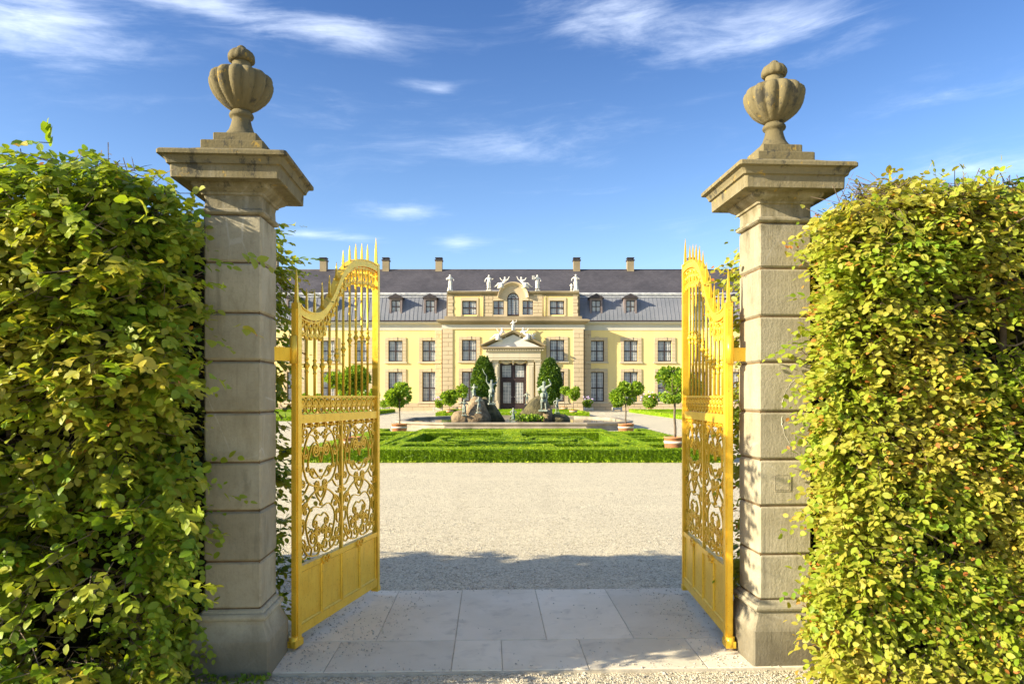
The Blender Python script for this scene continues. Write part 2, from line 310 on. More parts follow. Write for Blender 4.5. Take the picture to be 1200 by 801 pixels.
# ------------------------------------------------------------------ mesh builders
class MB:
    def __init__(s): s.v = []; s.f = []; s.sm = []
    def add(s, vs, fs, smooth=False):
        k = len(s.v); s.v.extend([tuple(p) for p in vs]); s.f.extend([tuple(i + k for i in f) for f in fs]); s.sm.extend([smooth] * len(fs)); return s
    def box(s, x0, x1, y0, y1, z0, z1):
        v = [(x, y, z) for z in (z0, z1) for y in (y0, y1) for x in (x0, x1)]
        return s.add(v, [(0, 2, 3, 1), (4, 5, 7, 6), (0, 1, 5, 4), (1, 3, 7, 5), (3, 2, 6, 7), (2, 0, 4, 6)])
    def quad(s, a, b, c, d): return s.add([a, b, c, d], [(0, 1, 2, 3)])
    def prism(s, pts, y0, y1):                          # polygon in x,z extruded in y
        n = len(pts); v = [(x, y0, z) for x, z in pts] + [(x, y1, z) for x, z in pts]
        f = [tuple(range(n)), tuple(range(2 * n - 1, n - 1, -1))] + [(i, i + n, (i + 1) % n + n, (i + 1) % n) for i in range(n)]
        return s.add(v, f)
    def hprism(s, pts, z0, z1):                         # polygon in x,y extruded in z
        n = len(pts); v = [(x, y, z0) for x, y in pts] + [(x, y, z1) for x, y in pts]
        f = [tuple(range(n - 1, -1, -1)), tuple(range(n, 2 * n))] + [(i, (i + 1) % n, (i + 1) % n + n, i + n) for i in range(n)]
        return s.add(v, f)
    def rings(s, rings, smooth=False, cap=True):
        n = len(rings[0]); v = [p for r in rings for p in r]; f = []
        for k in range(len(rings) - 1):
            for i in range(n):
                j = (i + 1) % n; f.append((k * n + i, k * n + j, (k + 1) * n + j, (k + 1) * n + i))
        s.add(v, f, smooth)
        if cap:
            b = len(s.v) - len(v); s.f.append(tuple(b + i for i in range(n - 1, -1, -1))); s.sm.append(False)
            b += (len(rings) - 1) * n; s.f.append(tuple(b + i for i in range(n))); s.sm.append(False)
        return s
    def square(s, prof, cx=0, cy=0, ch=0.008):          # prof: (half, z) square profile with nicked corners
        rr = []
        for h, z in prof:
            c = min(ch, h * 0.4)
            rr.append([(cx + x, cy + y, z) for x, y in ((-h + c, -h), (h - c, -h), (h, -h + c), (h, h - c), (h - c, h), (-h + c, h), (-h, h - c), (-h, -h + c))])
        return s.rings(rr)
    def lathe(s, prof, cx=0, cy=0, seg=24, smooth=True, lob=None):
        rr = []
        for r, z in prof:
            ring = []
            for i in range(seg):
                a = 2 * PI * i / seg; q = r
                if lob: q = r * (1 + lob(a, z))
                ring.append((cx + q * math.cos(a), cy + q * math.sin(a), z))
            rr.append(ring)
        return s.rings(rr, smooth)
    def tube(s, pts, r, seg=6, smooth=True, flat=None, cap=True):
        P = [Vector(p) for p in pts]; n = len(P)
        if n < 2: return s
        rad = r if hasattr(r, '__len__') else [r] * n
        T = [(P[min(i + 1, n - 1)] - P[max(i - 1, 0)]).normalized() for i in range(n)]
        if flat is not None: N = Vector(flat)
        else:
            N = Vector((0, 0, 1)) if abs(T[0].z) < 0.9 else Vector((1, 0, 0))
        rr = []
        for i in range(n):
            if flat is not None: B = N; A = T[i].cross(B).normalized()
            else:
                A = T[i].cross(N).normalized(); B = A.cross(T[i]).normalized(); N = B
            fl = 1.0
            rr.append([tuple(P[i] + A * (rad[i] * math.cos(2 * PI * k / seg)) + B * (rad[i] * fl * math.sin(2 * PI * k / seg))) for k in range(seg)])
        return s.rings(rr, smooth, cap)
    def strip(s, pts, w, d):                            # flat bar following pts in the local x,z plane: w across, d deep (y)
        n = len(pts); rr = []
        for i in range(n):
            a = pts[max(i - 1, 0)]; b = pts[min(i + 1, n - 1)]
            tx, tz = b[0] - a[0], b[1] - a[1]; L = math.hypot(tx, tz) or 1; nx, nz = -tz / L, tx / L
            ww = (w[i] if hasattr(w, '__len__') else w) / 2; x, z = pts[i]
            rr.append([(x + nx * ww, -d / 2, z + nz * ww), (x - nx * ww, -d / 2, z - nz * ww), (x - nx * ww, d / 2, z - nz * ww), (x + nx * ww, d / 2, z + nz * ww)])
        return s.rings(rr)
    def mesh(s, name, m):
        me = bpy.data.meshes.new(name); me.from_pydata(s.v, [], s.f)
        me.polygons.foreach_set('use_smooth', s.sm); me.materials.append(MAT[m] if isinstance(m, str) else m)
        bm = bmesh.new(); bm.from_mesh(me); bmesh.ops.recalc_face_normals(bm, faces=bm.faces); bm.to_mesh(me); bm.free()
        me.update(); return me

def link(name, me, parent=None, loc=(0, 0, 0), rz=0):
    o = bpy.data.objects.new(name, me); COL.objects.link(o); o.location = loc; o.rotation_euler = (0, 0, rz)
    if parent is not None: o.parent = parent
    return o
def thing(name, label, cat, loc=(0, 0, 0), rz=0, group=None, me=None):
    o = link(name, me, None, loc, rz); o['label'] = label; o['category'] = cat
    if group: o['group'] = group
    return o
def tag(o, label, cat, group=None):
    o['label'] = label; o['category'] = cat
    if group: o['group'] = group
    return o
def struct(o, label=None):
    o['kind'] = 'structure'
    if label: o['label'] = label
    return o
def copy_tree(o, parent=None, **kw):
    c = o.copy(); COL.objects.link(c); c.parent = parent
    for ch in o.children: copy_tree(ch, c)
    return c

# numpy instancing of a small triangle template, for foliage masses
LV = np.array([(0, 0, 0), (.16, 0, -.01), (.45, 0, -.03), (.78, 0, -.04), (1, 0, -.12),
               (.14, .22, .03), (.45, .345, .05), (.79, .23, .0), (.14, -.22, .03), (.45, -.345, .05), (.79, -.23, .0)], float)
LF = np.array([(0, 1, 5), (1, 2, 6), (1, 6, 5), (2, 3, 7), (2, 7, 6), (3, 4, 7), (0, 8, 1), (1, 8, 9), (1, 9, 2), (2, 9, 10), (2, 10, 3), (3, 10, 4)])
LUV = np.stack([LV[:, 0], LV[:, 1] / 0.31], 1)
DV = np.array([(0, 0, 0), (.5, .32, .06), (1, 0, -.05), (.5, -.32, .06)], float)
DF = np.array([(0, 1, 2), (0, 2, 3)])
DUV = np.stack([DV[:, 0], DV[:, 1] / 0.31], 1)
def norm(a): return a / np.maximum(np.linalg.norm(a, axis=-1, keepdims=True), 1e-9)
def frames(d, n):                                       # d direction, n approximate normal
    x = norm(d); y = norm(np.cross(n, x)); z = np.cross(x, y)
    return np.stack([x, y, z], 2)
def scatter_mesh(name, m, P, F, S, T, tv=LV, tf=LF, tuv=LUV):
    N = len(P); nv = len(tv); nf = len(tf)
    V = (np.einsum('nij,vj->nvi', F, tv) * S[:, None, None] + P[:, None, :]).reshape(-1, 3)
    I = (tf[None] + (np.arange(N) * nv)[:, None, None]).reshape(-1)
    me = bpy.data.meshes.new(name)
    me.vertices.add(N * nv); me.vertices.foreach_set('co', V.astype(np.float32).ravel())
    me.loops.add(N * nf * 3); me.loops.foreach_set('vertex_index', I.astype(np.int32))
    me.polygons.add(N * nf); me.polygons.foreach_set('loop_start', np.arange(0, N * nf * 3, 3, dtype=np.int32))
    me.update(calc_edges=True)
    at = me.attributes.new('tint', 'FLOAT', 'POINT'); at.data.foreach_set('value', np.repeat(T, nv).astype(np.float32))
    uv = me.uv_layers.new(name='UVMap')
    uv.data.foreach_set('uv', np.tile(tuv[tf.reshape(-1)], (N, 1)).astype(np.float32).ravel())
    me.polygons.foreach_set('use_smooth', np.ones(N * nf, bool))
    me.materials.append(MAT[m]); return me
_lat = rng.random((64, 64, 64))
def vnoise(x, y, z=0.0):                                # smooth value noise 0..1
    x, y, z = np.broadcast_arrays(np.asarray(x, float), np.asarray(y, float), np.asarray(z, float))
    xi, yi, zi = (np.floor(q).astype(int) for q in (x, y, z)); fx, fy, fz = x - xi, y - yi, z - zi
    fx, fy, fz = (q * q * (3 - 2 * q) for q in (fx, fy, fz)); r = 0
    for a in (0, 1):
        for b in (0, 1):
            for c in (0, 1):
                r = r + _lat[(xi + a) % 64, (yi + b) % 64, (zi + c) % 64] * np.where(a, fx, 1 - fx) * np.where(b, fy, 1 - fy) * np.where(c, fz, 1 - fz)
    return r
# ================================================================== ground and paving
def ground():
    # one sheet: finer near the gate, reaching the horizon
    xs = np.concatenate([[-900, -300, -120, -60], np.linspace(-30, -8, 12), np.linspace(-7, 7, 57), np.linspace(8, 30, 12), [60, 120, 300, 900]])
    ys = np.concatenate([[-60, -20, -6, -1], np.linspace(0, 12, 49), np.linspace(13, 30, 18), [40, 50, 60, 75, 100, 200, 500, 1400]])
    X, Y = np.meshgrid(xs, ys); amp = np.where((np.abs(X) < 8) & (Y < 13) & (Y > 0), 1, 0.2)
    Z = -0.012 + amp * 0.016 * (vnoise(X * 1.3, Y * 1.3) - 0.5) - 0.004
    inside = (np.abs(X) < 1.75) & (Y > 4.0) & (Y < 6.1); Z = np.where(inside, np.minimum(Z, -0.014), Z)
    nx = len(xs); v = np.stack([X, Y, Z], -1).reshape(-1, 3)
    f = [(j * nx + i, j * nx + i + 1, (j + 1) * nx + i + 1, (j + 1) * nx + i) for j in range(len(ys) - 1) for i in range(nx - 1)]
    m = MB(); m.add(v.tolist(), f, True); struct(link('gravel_ground', m.mesh('gravel_ground', 'gravel')), 'pale crushed gravel of the garden court')
ground()

TP = R(1.8); TH = R(3.36)                                             # the gate line is turned a little against the palace
def gl(x, y): return (x * math.cos(TH) - y * math.sin(TH), 4.355 + x * math.sin(TH) + y * math.cos(TH))
pave = struct(link('paved_threshold', None, None, (0, 4.31, 0), TP), 'grey stone paving between the gate pillars')
base = MB(); base.box(-1.78, 1.78, -0.16, 1.60, -0.10, -0.0035); link('bedding', base.mesh('bedding', 'mortar_grey'), pave)
def slab(x0, x1, y0, y1, skew=0.0):
    g = 0.0022; m = MB(); e = 0.003; dz = random.uniform(-0.002, 0.002)
    def ring(i, z): return [(x0 + g + i + skew * 0, y0 + g + i, z), (x1 - g - i, y0 + g + i, z), (x1 - g - i + skew, y1 - g - i, z), (x0 + g + i + skew, y1 - g - i, z)]
    m.rings([ring(0, -0.06), ring(0, 0.0 + dz), ring(e, 0.004 + dz)])
    link('paving_slab', m.mesh('paving_slab', 'slab'), pave)
for a, b in ((-1.76, -0.88), (-0.88, -0.36), (-0.36, 0.24), (0.24, 0.82), (0.82, 1.76)): slab(a, b, 0.372, 1.585, 0.0)
for a, b in ((-1.76, -1.1), (-1.1, -0.36), (-0.36, -0.06), (-0.06, 0.45), (0.45, 1.15), (1.15, 1.76)): slab(a, b, -0.145, 0.366, 0.0)

# loose pebbles: real stones near the gate
def pebbles():
    P = []; S = []
    N = 60000
    x = rng.uniform(-4.5, 4.5, N); y = rng.uniform(3.3, 9.5, N) ; keep = rng.random(N) < np.clip((4.6 / y) ** 2.0, 0, 1)
    x, y = x[keep], y[keep]
    # on the slabs only a scatter, thick beside the leaves and at the slab edges
    lx = x; ly = y - 4.31 - x * math.sin(TP)
    ins = (np.abs(lx) < 1.76) & (ly > -0.145) & (ly < 1.585)
    edge = np.minimum(np.minimum(1.76 - np.abs(lx), ly + 0.145), 1.585 - ly)
    drift = np.exp(-np.maximum(1.28 - np.abs(lx) - 0.10 * (ly), 0) / 0.10) + np.exp(-edge / 0.035) + 0.035 + 0.9 * np.exp(-((lx + 1.05 - 0.2 * ly) / 0.13) ** 2) * (ly > 0.1)
    drift *= 0.35 + 1.3 * vnoise(lx * 6, ly * 6)
    keep = (~ins) | (rng.random(len(x)) < drift); x, y, ins = x[keep], y[keep], ins[keep]
    n = len(x); s = rng.gamma(5.0, 0.0011, n) + 0.002; s = np.where(ins, s * 0.8, s)
    oct_v = np.array([(1, 0, 0), (-1, 0, 0), (0, 1, 0), (0, -1, 0), (0, 0, 1), (0, 0, -.5)], float) * np.array([1, .75, .55])
    oct_f = np.array([(0, 2, 4), (2, 1, 4), (1, 3, 4), (3, 0, 4), (2, 0, 5), (1, 2, 5), (3, 1, 5), (0, 3, 5)])
    d = np.stack([rng.normal(size=n), rng.normal(size=n), rng.normal(size=n) * .3], 1); up = np.stack([rng.normal(size=n) * .3, rng.normal(size=n) * .3, np.ones(n)], 1)
    gz = -0.012 + 0.016 * (vnoise(x * 1.3, y * 1.3) - 0.5) - 0.004
    z = np.where(ins, 0.004, gz + 0.001) + s * 0.25
    me = scatter_mesh('loose_pebbles', 'pebble', np.stack([x, y, z], 1), frames(d, up), s, rng.random(n), oct_v, oct_f, oct_v[:, :2])
    me.polygons.foreach_set('use_smooth', np.zeros(n * 8, bool))
    o = link('loose_pebbles', me); o['kind'] = 'stuff'; o['label'] = 'loose pale pebbles strewn on gravel and paving'
pebbles()

# ================================================================== pillars and urns
JZ = [0.375, 0.648, 0.94, 1.218, 1.506, 1.803, 2.08, 2.369, 2.645]
def pillar(x, label, right):
    px, py = gl(x, 0)
    t = thing('gate_pillar', label, 'pillar', (px, py, 0), TH, 'stone pillars of the garden gate')
    h = 0.1625
    m = MB(); m.square([(0.222, -0.05), (0.222, 0.205), (0.214, 0.222)], ch=0.012); link('plinth', m.mesh('plinth', 'pillar_stone'), t)
    m = MB(); m.square([(0.214, 0.222), (0.196, 0.262), (0.186, 0.292), (0.183, 0.310), (0.190, 0.313), (0.198, 0.322), (0.201, 0.333), (0.198, 0.344), (0.190, 0.352), (0.176, 0.354), (0.172, 0.366), (0.162, 0.374)], ch=0.008)
    link('base_moulding', m.mesh('base_moulding', 'pillar_stone'), t)
    for k in range(8):
        a, b = JZ[k], JZ[k + 1]; g = 0.0042; c = 0.012; m = MB(); j = random.uniform(-0.002, 0.002)
        n = 5; prof = [(h - c, a + g), (h - 0.003, a + g + c * 0.7), (h + j, a + g + c)]
        for q in range(1, n): prof.append((h + j + random.uniform(-0.0012, 0.0012), a + g + c + (b - a - 2 * c - 2 * g) * q / n))
        prof += [(h + j, b - g - c), (h - 0.003, b - g - c * 0.7), (h - c, b - g)]
        m.square(prof, ch=0.010); link('stone_block', m.mesh('stone_block', 'pillar_stone'), t)
    m = MB(); m.box(-h + .011, h - .011, -h + .011, h - .011, 0.30, 2.9); link('mortar_core', m.mesh('mortar_core', 'mortar_brown'), t)
    m = MB(); m.square([(h - .01, 2.645), (h + .006, 2.648), (h + .016, 2.656), (h + .016, 2.668), (h + .006, 2.676), (h - .002, 2.680), (h - .004, 2.730), (h, 2.752)], ch=0.008)
    link('necking', m.mesh('necking', 'pillar_stone'), t)
    m = MB(); m.square([(h, 2.752), (h + .012, 2.756), (h + .016, 2.768), (h + .024, 2.772), (h + .045, 2.786), (h + .056, 2.800), (h + .058, 2.812), (h + .066, 2.815), (0.272, 2.818), (0.290, 2.814), (0.298, 2.816),
                        (0.300, 2.885), (0.306, 2.889), (0.314, 2.890), (0.318, 2.905), (0.330, 2.926), (0.345, 2.930), (0.352, 2.932), (0.352, 2.952), (0.346, 2.959), (0.25, 2.990), (0.19, 3.016)], ch=0.012)
    link('cornice', m.mesh('cornice', 'pillar_stone'), t)
    if right:                                           # mended square and a pale filled crack on the front
        m = MB(); s = 0.048; cx, cz = -0.02, 1.08
        for a in (0, 1):
            m.box(cx - s, cx + s, -h - .0038, -h - .001, cz + (s if a else -s) - .003, cz + (s if a else -s) + .003)
            m.box(cx + (s if a else -s) - .003, cx + (s if a else -s) + .003, -h - .0034, -h - .001, cz - s + .004, cz + s - .004)
        m.box(cx - s + .006, cx + s - .006, -h - .0035, -h - .001, cz - s + .006, cz + s - .006)
        link('repair_patch', m.mesh('repair_patch', 'pillar_stone'), t)
        m = MB(); pts = [(0.055, 1.70), (0.02, 1.66), (-0.01, 1.60), (-0.022, 1.53)]
        pts2 = [(-0.024, 1.48), (-0.02, 1.42), (0.0, 1.36), (0.05, 1.29), (0.11, 1.235)]
        for q in (pts, pts2):
            qq = [(a + random.uniform(-.004, .004), -h - 0.0005, b) for a, b in spline2(q, 6)]
            m.tube(qq, 0.0026, 4)
        link('filled_crack', m.mesh('filled_crack', 'pale_mend'), t)
    return t
def spline2(P, k=8):                                     # Catmull-Rom through 2D or 3D points
    P = [tuple(p) for p in P]; Q = [P[0]] + P + [P[-1]]; o = []
    for i in range(1, len(Q) - 2):
        for s in range(k):
            t = s / k
            o.append(tuple(0.5 * (2 * b + (c - a) * t + (2 * a - 5 * b + 4 * c - d) * t * t + (3 * b - a - 3 * c + d) * t ** 3) for a, b, c, d in zip(Q[i - 1], Q[i], Q[i + 1], Q[i + 2])))
    o.append(P[-1]); return o
pillar(-1.62, 'weathered left stone gate pillar, its front in hedge shade, beside the leafy green hedge', False)
pillar(1.64, 'sunlit right stone gate pillar with a pale filled crack and square mend', True)

def urn(x, z0, label, ph):
    px, py = gl(x, 0); z0 -= 0.014
    t = thing('stone_urn', label, 'urn', (px, py, z0), TH + ph * 0, 'urns on the gate pillars')
    z = -3.033
    m = MB(); m.square([(0.185, 3.012 + z), (0.185, 3.082 + z), (0.180, 3.086 + z)], ch=0.006); m.square([(0.130, 3.085 + z), (0.130, 3.146 + z), (0.125, 3.150 + z)], ch=0.006)
    link('stepped_base', m.mesh('stepped_base', 'urn_stone'), t)
    m = MB(); m.lathe([(0.118, 3.150 + z), (0.112, 3.162 + z), (0.092, 3.178 + z), (0.074, 3.205 + z), (0.062, 3.240 + z), (0.056, 3.268 + z), (0.057, 3.280 + z), (0.070, 3.286 + z), (0.074, 3.297 + z), (0.070, 3.310 + z), (0.058, 3.316 + z), (0.056, 3.33 + z)], seg=32)
    link('foot', m.mesh('foot', 'urn_stone'), t)
    def lob(a, zz):
        k = min(1, max(0, (zz - 3.33 - z) / 0.06)); return k * (0.17 * abs(math.cos(a * 6.5 + ph)) ** 0.75 - 0.11)
    m = MB(); m.lathe([(0.056, 3.325 + z), (0.075, 3.338 + z), (0.108, 3.362 + z), (0.138, 3.392 + z), (0.160, 3.424 + z), (0.174, 3.456 + z), (0.182, 3.488 + z), (0.183, 3.512 + z), (0.176, 3.534 + z), (0.160, 3.550 + z), (0.136, 3.562 + z), (0.108, 3.574 + z), (0.08, 3.586 + z), (0.06, 3.592 + z)], seg=156, lob=lob)
    link('fluted_bowl', m.mesh('fluted_bowl', 'urn_stone'), t)
    m = MB(); m.lathe([(0.066, 3.586 + z), (0.060, 3.600 + z), (0.054, 3.618 + z), (0.056, 3.632 + z)], seg=28); link('collar', m.mesh('collar', 'urn_stone'), t)
    lob2 = lambda a, zz: 0.07 * abs(math.cos(a * 6)) - 0.035
    m = MB(); m.lathe([(0.056, 3.630 + z), (0.074, 3.636 + z), (0.080, 3.650 + z), (0.078, 3.672 + z), (0.066, 3.694 + z), (0.046, 3.708 + z), (0.028, 3.716 + z), (0.026, 3.726 + z), (0.014, 3.736 + z), (0.004, 3.739 + z)], seg=60, lob=lob2)
    link('finial', m.mesh('finial', 'urn_stone'), t)
    for ch in t.children: ch.scale = (.955, .955, .955)
urn(-1.62, 3.033, 'fluted stone urn with bud finial on top of the left gate pillar', 0.3)
urn(1.64, 3.033, 'fluted stone urn with bud finial on top of the right gate pillar', 0.9)

# ================================================================== gilded gate leaves
GLN = 1.275
CUR = [(0.0, 2.175), (0.064, 2.132), (0.157, 2.116), (0.254, 2.121), (0.33, 2.148), (0.408, 2.202), (0.495, 2.285), (0.57, 2.385), (0.646, 2.470), (0.744, 2.541), (0.866, 2.590), (0.994, 2.612), (1.12, 2.620), (1.235, 2.612)]
CS = spline2(CUR, 6)
def ctop(u): return float(np.interp(u, [p[0] for p in CS], [p[1] for p in CS]))
def coil(pts, sgn, r, turns=1.5, inner=0.22, n=None):
    """append a spiral, tangent to the end of pts"""
    x, z = pts[-1]; a = math.atan2(pts[-1][1] - pts[-2][1], pts[-1][0] - pts[-2][0]); out = list(pts)
    total = turns * 2 * PI; n = n or int(turns * 14); 
    for i in range(n):
        rr = r * (1 - (1 - inner) * (i / n) ** 0.8); da = total / n
        a += sgn * da / 2; x += math.cos(a) * rr * da; z += math.sin(a) * rr * da; a += sgn * da / 2
        out.append((x, z))
    return out
def scroll(pts, c1=None, c0=None, k=5):
    p = spline2(pts, k)
    if c1: p = coil(p, *c1)
    if c0: p = coil(p[::-1], *c0)
    return p
def gate_meshes():
    M = {}
    # hinge stile, free stile (bottom shoe included), rails
    m = MB(); m.box(0, 0.045, -0.024, 0.024, 0.0, 2.16); m.box(-0.014, 0.0, -0.016, 0.016, 0.02, 2.12); m.box(-0.045, 0.055, -0.03, 0.03, -0.006, 0.035); m.tube([(-0.02, 0, 0.0), (-0.02, 0, 0.06)], 0.028, 10)
    M['hinge_stile'] = m.mesh('hinge_stile', 'gold')
    m = MB(); m.box(GLN - 0.04, GLN, -0.024, 0.024, 0.03, 2.63); m.box(GLN - 0.05, GLN + .004, -0.028, 0.028, 0.012, 0.05)
    M['free_stile'] = m.mesh('free_stile', 'gold')
    a, b = 0.046, GLN - 0.041
    for n, z0, z1, d in (('bottom_rail', 0.055, 0.115, .020), ('panel_rail', 0.452, 0.487, .020), ('lock_rail', 1.395, 1.452, .018), ('bar_rail', 1.562, 1.574, .012)):
        m = MB(); m.box(a, b, -d, d, z0, z1); M[n] = m.mesh(n, 'gold')
    pans = []; W = (b - a)
    for k in range(4):
        x0 = a + W * k / 4; x1 = a + W * (k + 1) / 4; m = MB()
        m.box(x0 + .004, x1 - .004, -0.006, 0.006, 0.112, 0.455)
        pans.append(m.mesh('panel', 'gold'))
    st = []
    for k in range(1, 4):
        x = a + W * k / 4; m = MB(); m.box(x - .011, x + .011, -0.018, 0.018, 0.1155, 0.4515); st.append(m.mesh('panel_stile', 'gold'))
    M['panels'] = pans; M['pst'] = st
    bead = []
    for k in range(4):
        x0 = a + W * k / 4 + .012; x1 = a + W * (k + 1) / 4 - .012
        m = MB()
        for s in (-1, 1):
            m.rings([[(x0, s * .0062, .1165), (x1, s * .0062, .1165), (x1, s * .0062, .4505), (x0, s * .0062, .4505)], [(x0 + .0, s * .0165, .1165), (x1, s * .0165, .1165), (x1, s * .0165, .4505), (x0, s * .0165, .4505)],
                     [(x0 + .009, s * .0075, .1255), (x1 - .009, s * .0075, .1255), (x1 - .009, s * .0075, .4415), (x0 + .009, s * .0075, .4415)]], cap=False)
        bead.append(m.mesh('panel_moulding', 'gold'))
    M['bead'] = bead
    # bow ornaments on the panel rail
    m = MB()
    M['bow'] = []
    for q in (0.27, 0.72):
        cx = a + W * q; m = MB()
        for s in (-1, 1):
            p = scroll([(cx, .478), (cx + s * .03, .492), (cx + s * .05, .48)], (-s, .012, 1.2, .3)); m.add(*shift(p, -.026, .008))
            p = scroll([(cx, .478), (cx + s * .012, .46), (cx + s * .02, .445)], (s, .009, 1.0, .3)); m.add(*shift(p, -.026, .007))
        M['bow'].append(m.mesh('bow_ornament', 'gold'))
    # swept top band, deep and bright on its upper side
    m = MB(); pts = [(u + .0, z - 0.026) for u, z in CS if 0.03 < u < GLN - .03]; m.strip(pts, 0.047, 0.044); pts2 = [(u, z + 0.001) for u, z in CS if 0.03 < u < GLN - .03]; m.strip(pts2, 0.008, 0.056)
    M['top_band'] = m.mesh('top_band', 'gold')
    # openwork hanging under the band: alternating C-scrolls, drops and rosettes
    m = MB(); n = 19
    for k in range(n):
        u = 0.075 + (GLN - 0.15) * k / (n - 1); z = ctop(u) - 0.058; sl = (ctop(u + .01) - ctop(u - .01)) / .02; s = 1 if k % 2 else -1
        L = 0.105 + (0.025 if 3 < k < 6 or k > 12 else 0)
        def at(p): return [(u + q[0], z + q[1] + sl * q[0]) for q in p]
        p = scroll([(0, 0), (s * .022, -L * .25), (s * .006, -L * .6), (0, -L * .8)], (s, .016, 1.4, .25), (s, .010, 1.2, .3)); m.add(*shift(at(p), 0, .008))
        p = scroll([(0, 0), (-s * .022, -L * .25), (-s * .006, -L * .6), (0, -L * .8)], (-s, .016, 1.4, .25), (-s, .010, 1.2, .3)); m.add(*shift(at(p), 0, .008))
        c = at([(0, -L * .42)])[0]; rosette(m, c, .016)
        c = at([(0, -L * 1.02)])[0]; rosette(m, c, .018); 
        if k % 2: c = at([(0.03, -L * .12)])[0]; rosette(m, c, .013)
    pts = [(u, z - 0.062 ) for u, z in CS if 0.045 < u < GLN - .04]; m.strip(pts, 0.007, 0.03)
    M['hanging_scrollwork'] = m.mesh('hanging_scrollwork', 'gold')
    # frieze of scrolls between lock rail and bars
    m = MB(); n = 14
    for k in range(n):
        u = a + (W) * (k + .5) / n; w_ = W / n
        for s in (-1, 1):
            p = scroll([(u, 1.455), (u + s * .030, 1.475), (u + s * .018, 1.508), (u + s * .002, 1.512)], (s, .011, 1.1, .3)); m.add(*shift(p, 0, .007, .012))
            p = scroll([(u, 1.560), (u + s * .032, 1.550), (u + s * .028, 1.520)], (-s, .013, 1.2, .3)); m.add(*shift(p, 0, .007, .012))
        rosette(m, (u, 1.535), .014); rosette(m, (u + w_ / 2, 1.505), .012) if k < n - 1 else None
    M['frieze_scrollwork'] = m.mesh('frieze_scrollwork', 'gold')
    m = MB()
    for k in range(12): 
        u = a + W * (k + .5) / 12
        for s in (-1, 1): p = scroll([(u, 1.393), (u + s * .012, 1.385), (u + s * .018, 1.375)], (-s, .007, .9, .4)); m.add(*shift(p, 0, .006, .03))
    M['rail_fringe'] = m.mesh('rail_fringe', 'gold')
    m = MB(); m.box(a + W / 2 - .011, a + W / 2 + .011, -.011, .011, .4875, 1.3945); M['middle_bar'] = m.mesh('middle_bar', 'gold')
    # the two scroll fields
    S = [  # (points, end coil, start coil, width) for one side of a field, a: 0 edge .. .5 axis, b: 0..1
        ([(.50, .52), (.20, .57), (.09, .74), (.22, .92), (.50, .985)], None, None, 1.15),
        ([(.50, .52), (.24, .46), (.03, .34), (.03, .18), (.18, .05), (.38, .02)], (1, .050, 1.6, .22), None, 1.15),
        ([(.50, .60), (.32, .60), (.20, .70), (.27, .82)], (-1, .060, 2.0, .18), None, 1.0),
        ([(.50, .575), (.40, .62), (.33, .66)], (1, .030, 1.6, .25), None, 0.9),
        ([(.22, .92), (.34, .90), (.42, .84)], (-1, .036, 1.7, .25), None, 0.9),
        ([(.50, .985), (.30, .985), (.14, .985)], (1, .046, 1.7, .22), None, 1.0),
        ([(.09, .76), (.02, .83), (.03, .88)], (-1, .022, 1.4, .3), None, 0.9),
        ([(.10, .70), (.05, .65), (.03, .58)], (1, .032, 1.6, .25), None, 0.9),
        ([(.14, .84), (.19, .80), (.18, .76)], (-1, .020, 1.4, .3), None, 0.8),
        ([(.22, .56), (.12, .50), (.03, .49)], (1, .026, 1.5, .25), None, 0.9),
        ([(.50, .40), (.40, .46), (.36, .52)], (-1, .034, 1.7, .22), None, 1.0),
        ([(.50, .44), (.44, .47), (.43, .50)], (1, .018, 1.4, .3), None, 0.8),
        ([(.50, .36), (.30, .38), (.15, .28), (.22, .13)], (1, .062, 2.0, .18), None, 1.0),
        ([(.50, .30), (.42, .32), (.34, .29)], (1, .034, 1.7, .22), None, 0.9),
        ([(.50, .05), (.42, .10), (.38, .17)], (-1, .034, 1.7, .22), None, 0.9),
        ([(.24, .36), (.20, .40), (.13, .39)], (1, .024, 1.4, .3), None, 0.9),
        ([(.03, .32), (.06, .40), (.14, .43)], (-1, .018, 1.3, .3), None, 0.9),
        ([(.03, .20), (.09, .22), (.11, .29)], (1, .022, 1.5, .3), None, 0.9),
        ([(.04, .16), (.10, .17), (.14, .14)], (-1, .022, 1.5, .3), None, 0.9),
        ([(.18, .05), (.10, .03), (.03, .06)], (-1, .022, 1.4, .3), None, 0.9),
        ([(.26, .03), (.28, .08), (.22, .11)], (1, .022, 1.4, .3), None, 0.9),
        ([(.27, .97), (.30, .94), (.36, .95)], (-1, .020, 1.4, .3), None, 0.8),
        ([(.50, .90), (.44, .93), (.40, .91)], (1, .018, 1.3, .3), None, 0.8),
        ([(.30, .60), (.25, .64), (.19, .65)], (-1, .018, 1.3, .3), None, 0.8),
        ([(.50, .20), (.42, .23), (.36, .21)], (1, .020, 1.4, .3), None, 0.8),
        ([(.20, .20), (.26, .22), (.30, .19)], (-1, .020, 1.4, .3), None, 0.8),
        ([(.12, .46), (.08, .44), (.04, .44)], (-1, .016, 1.2, .3), None, 0.8),
        ([(.50, .70), (.47, .74), (.45, .79)], (-1, .020, 1.3, .3), None, 0.8)]
    F = []
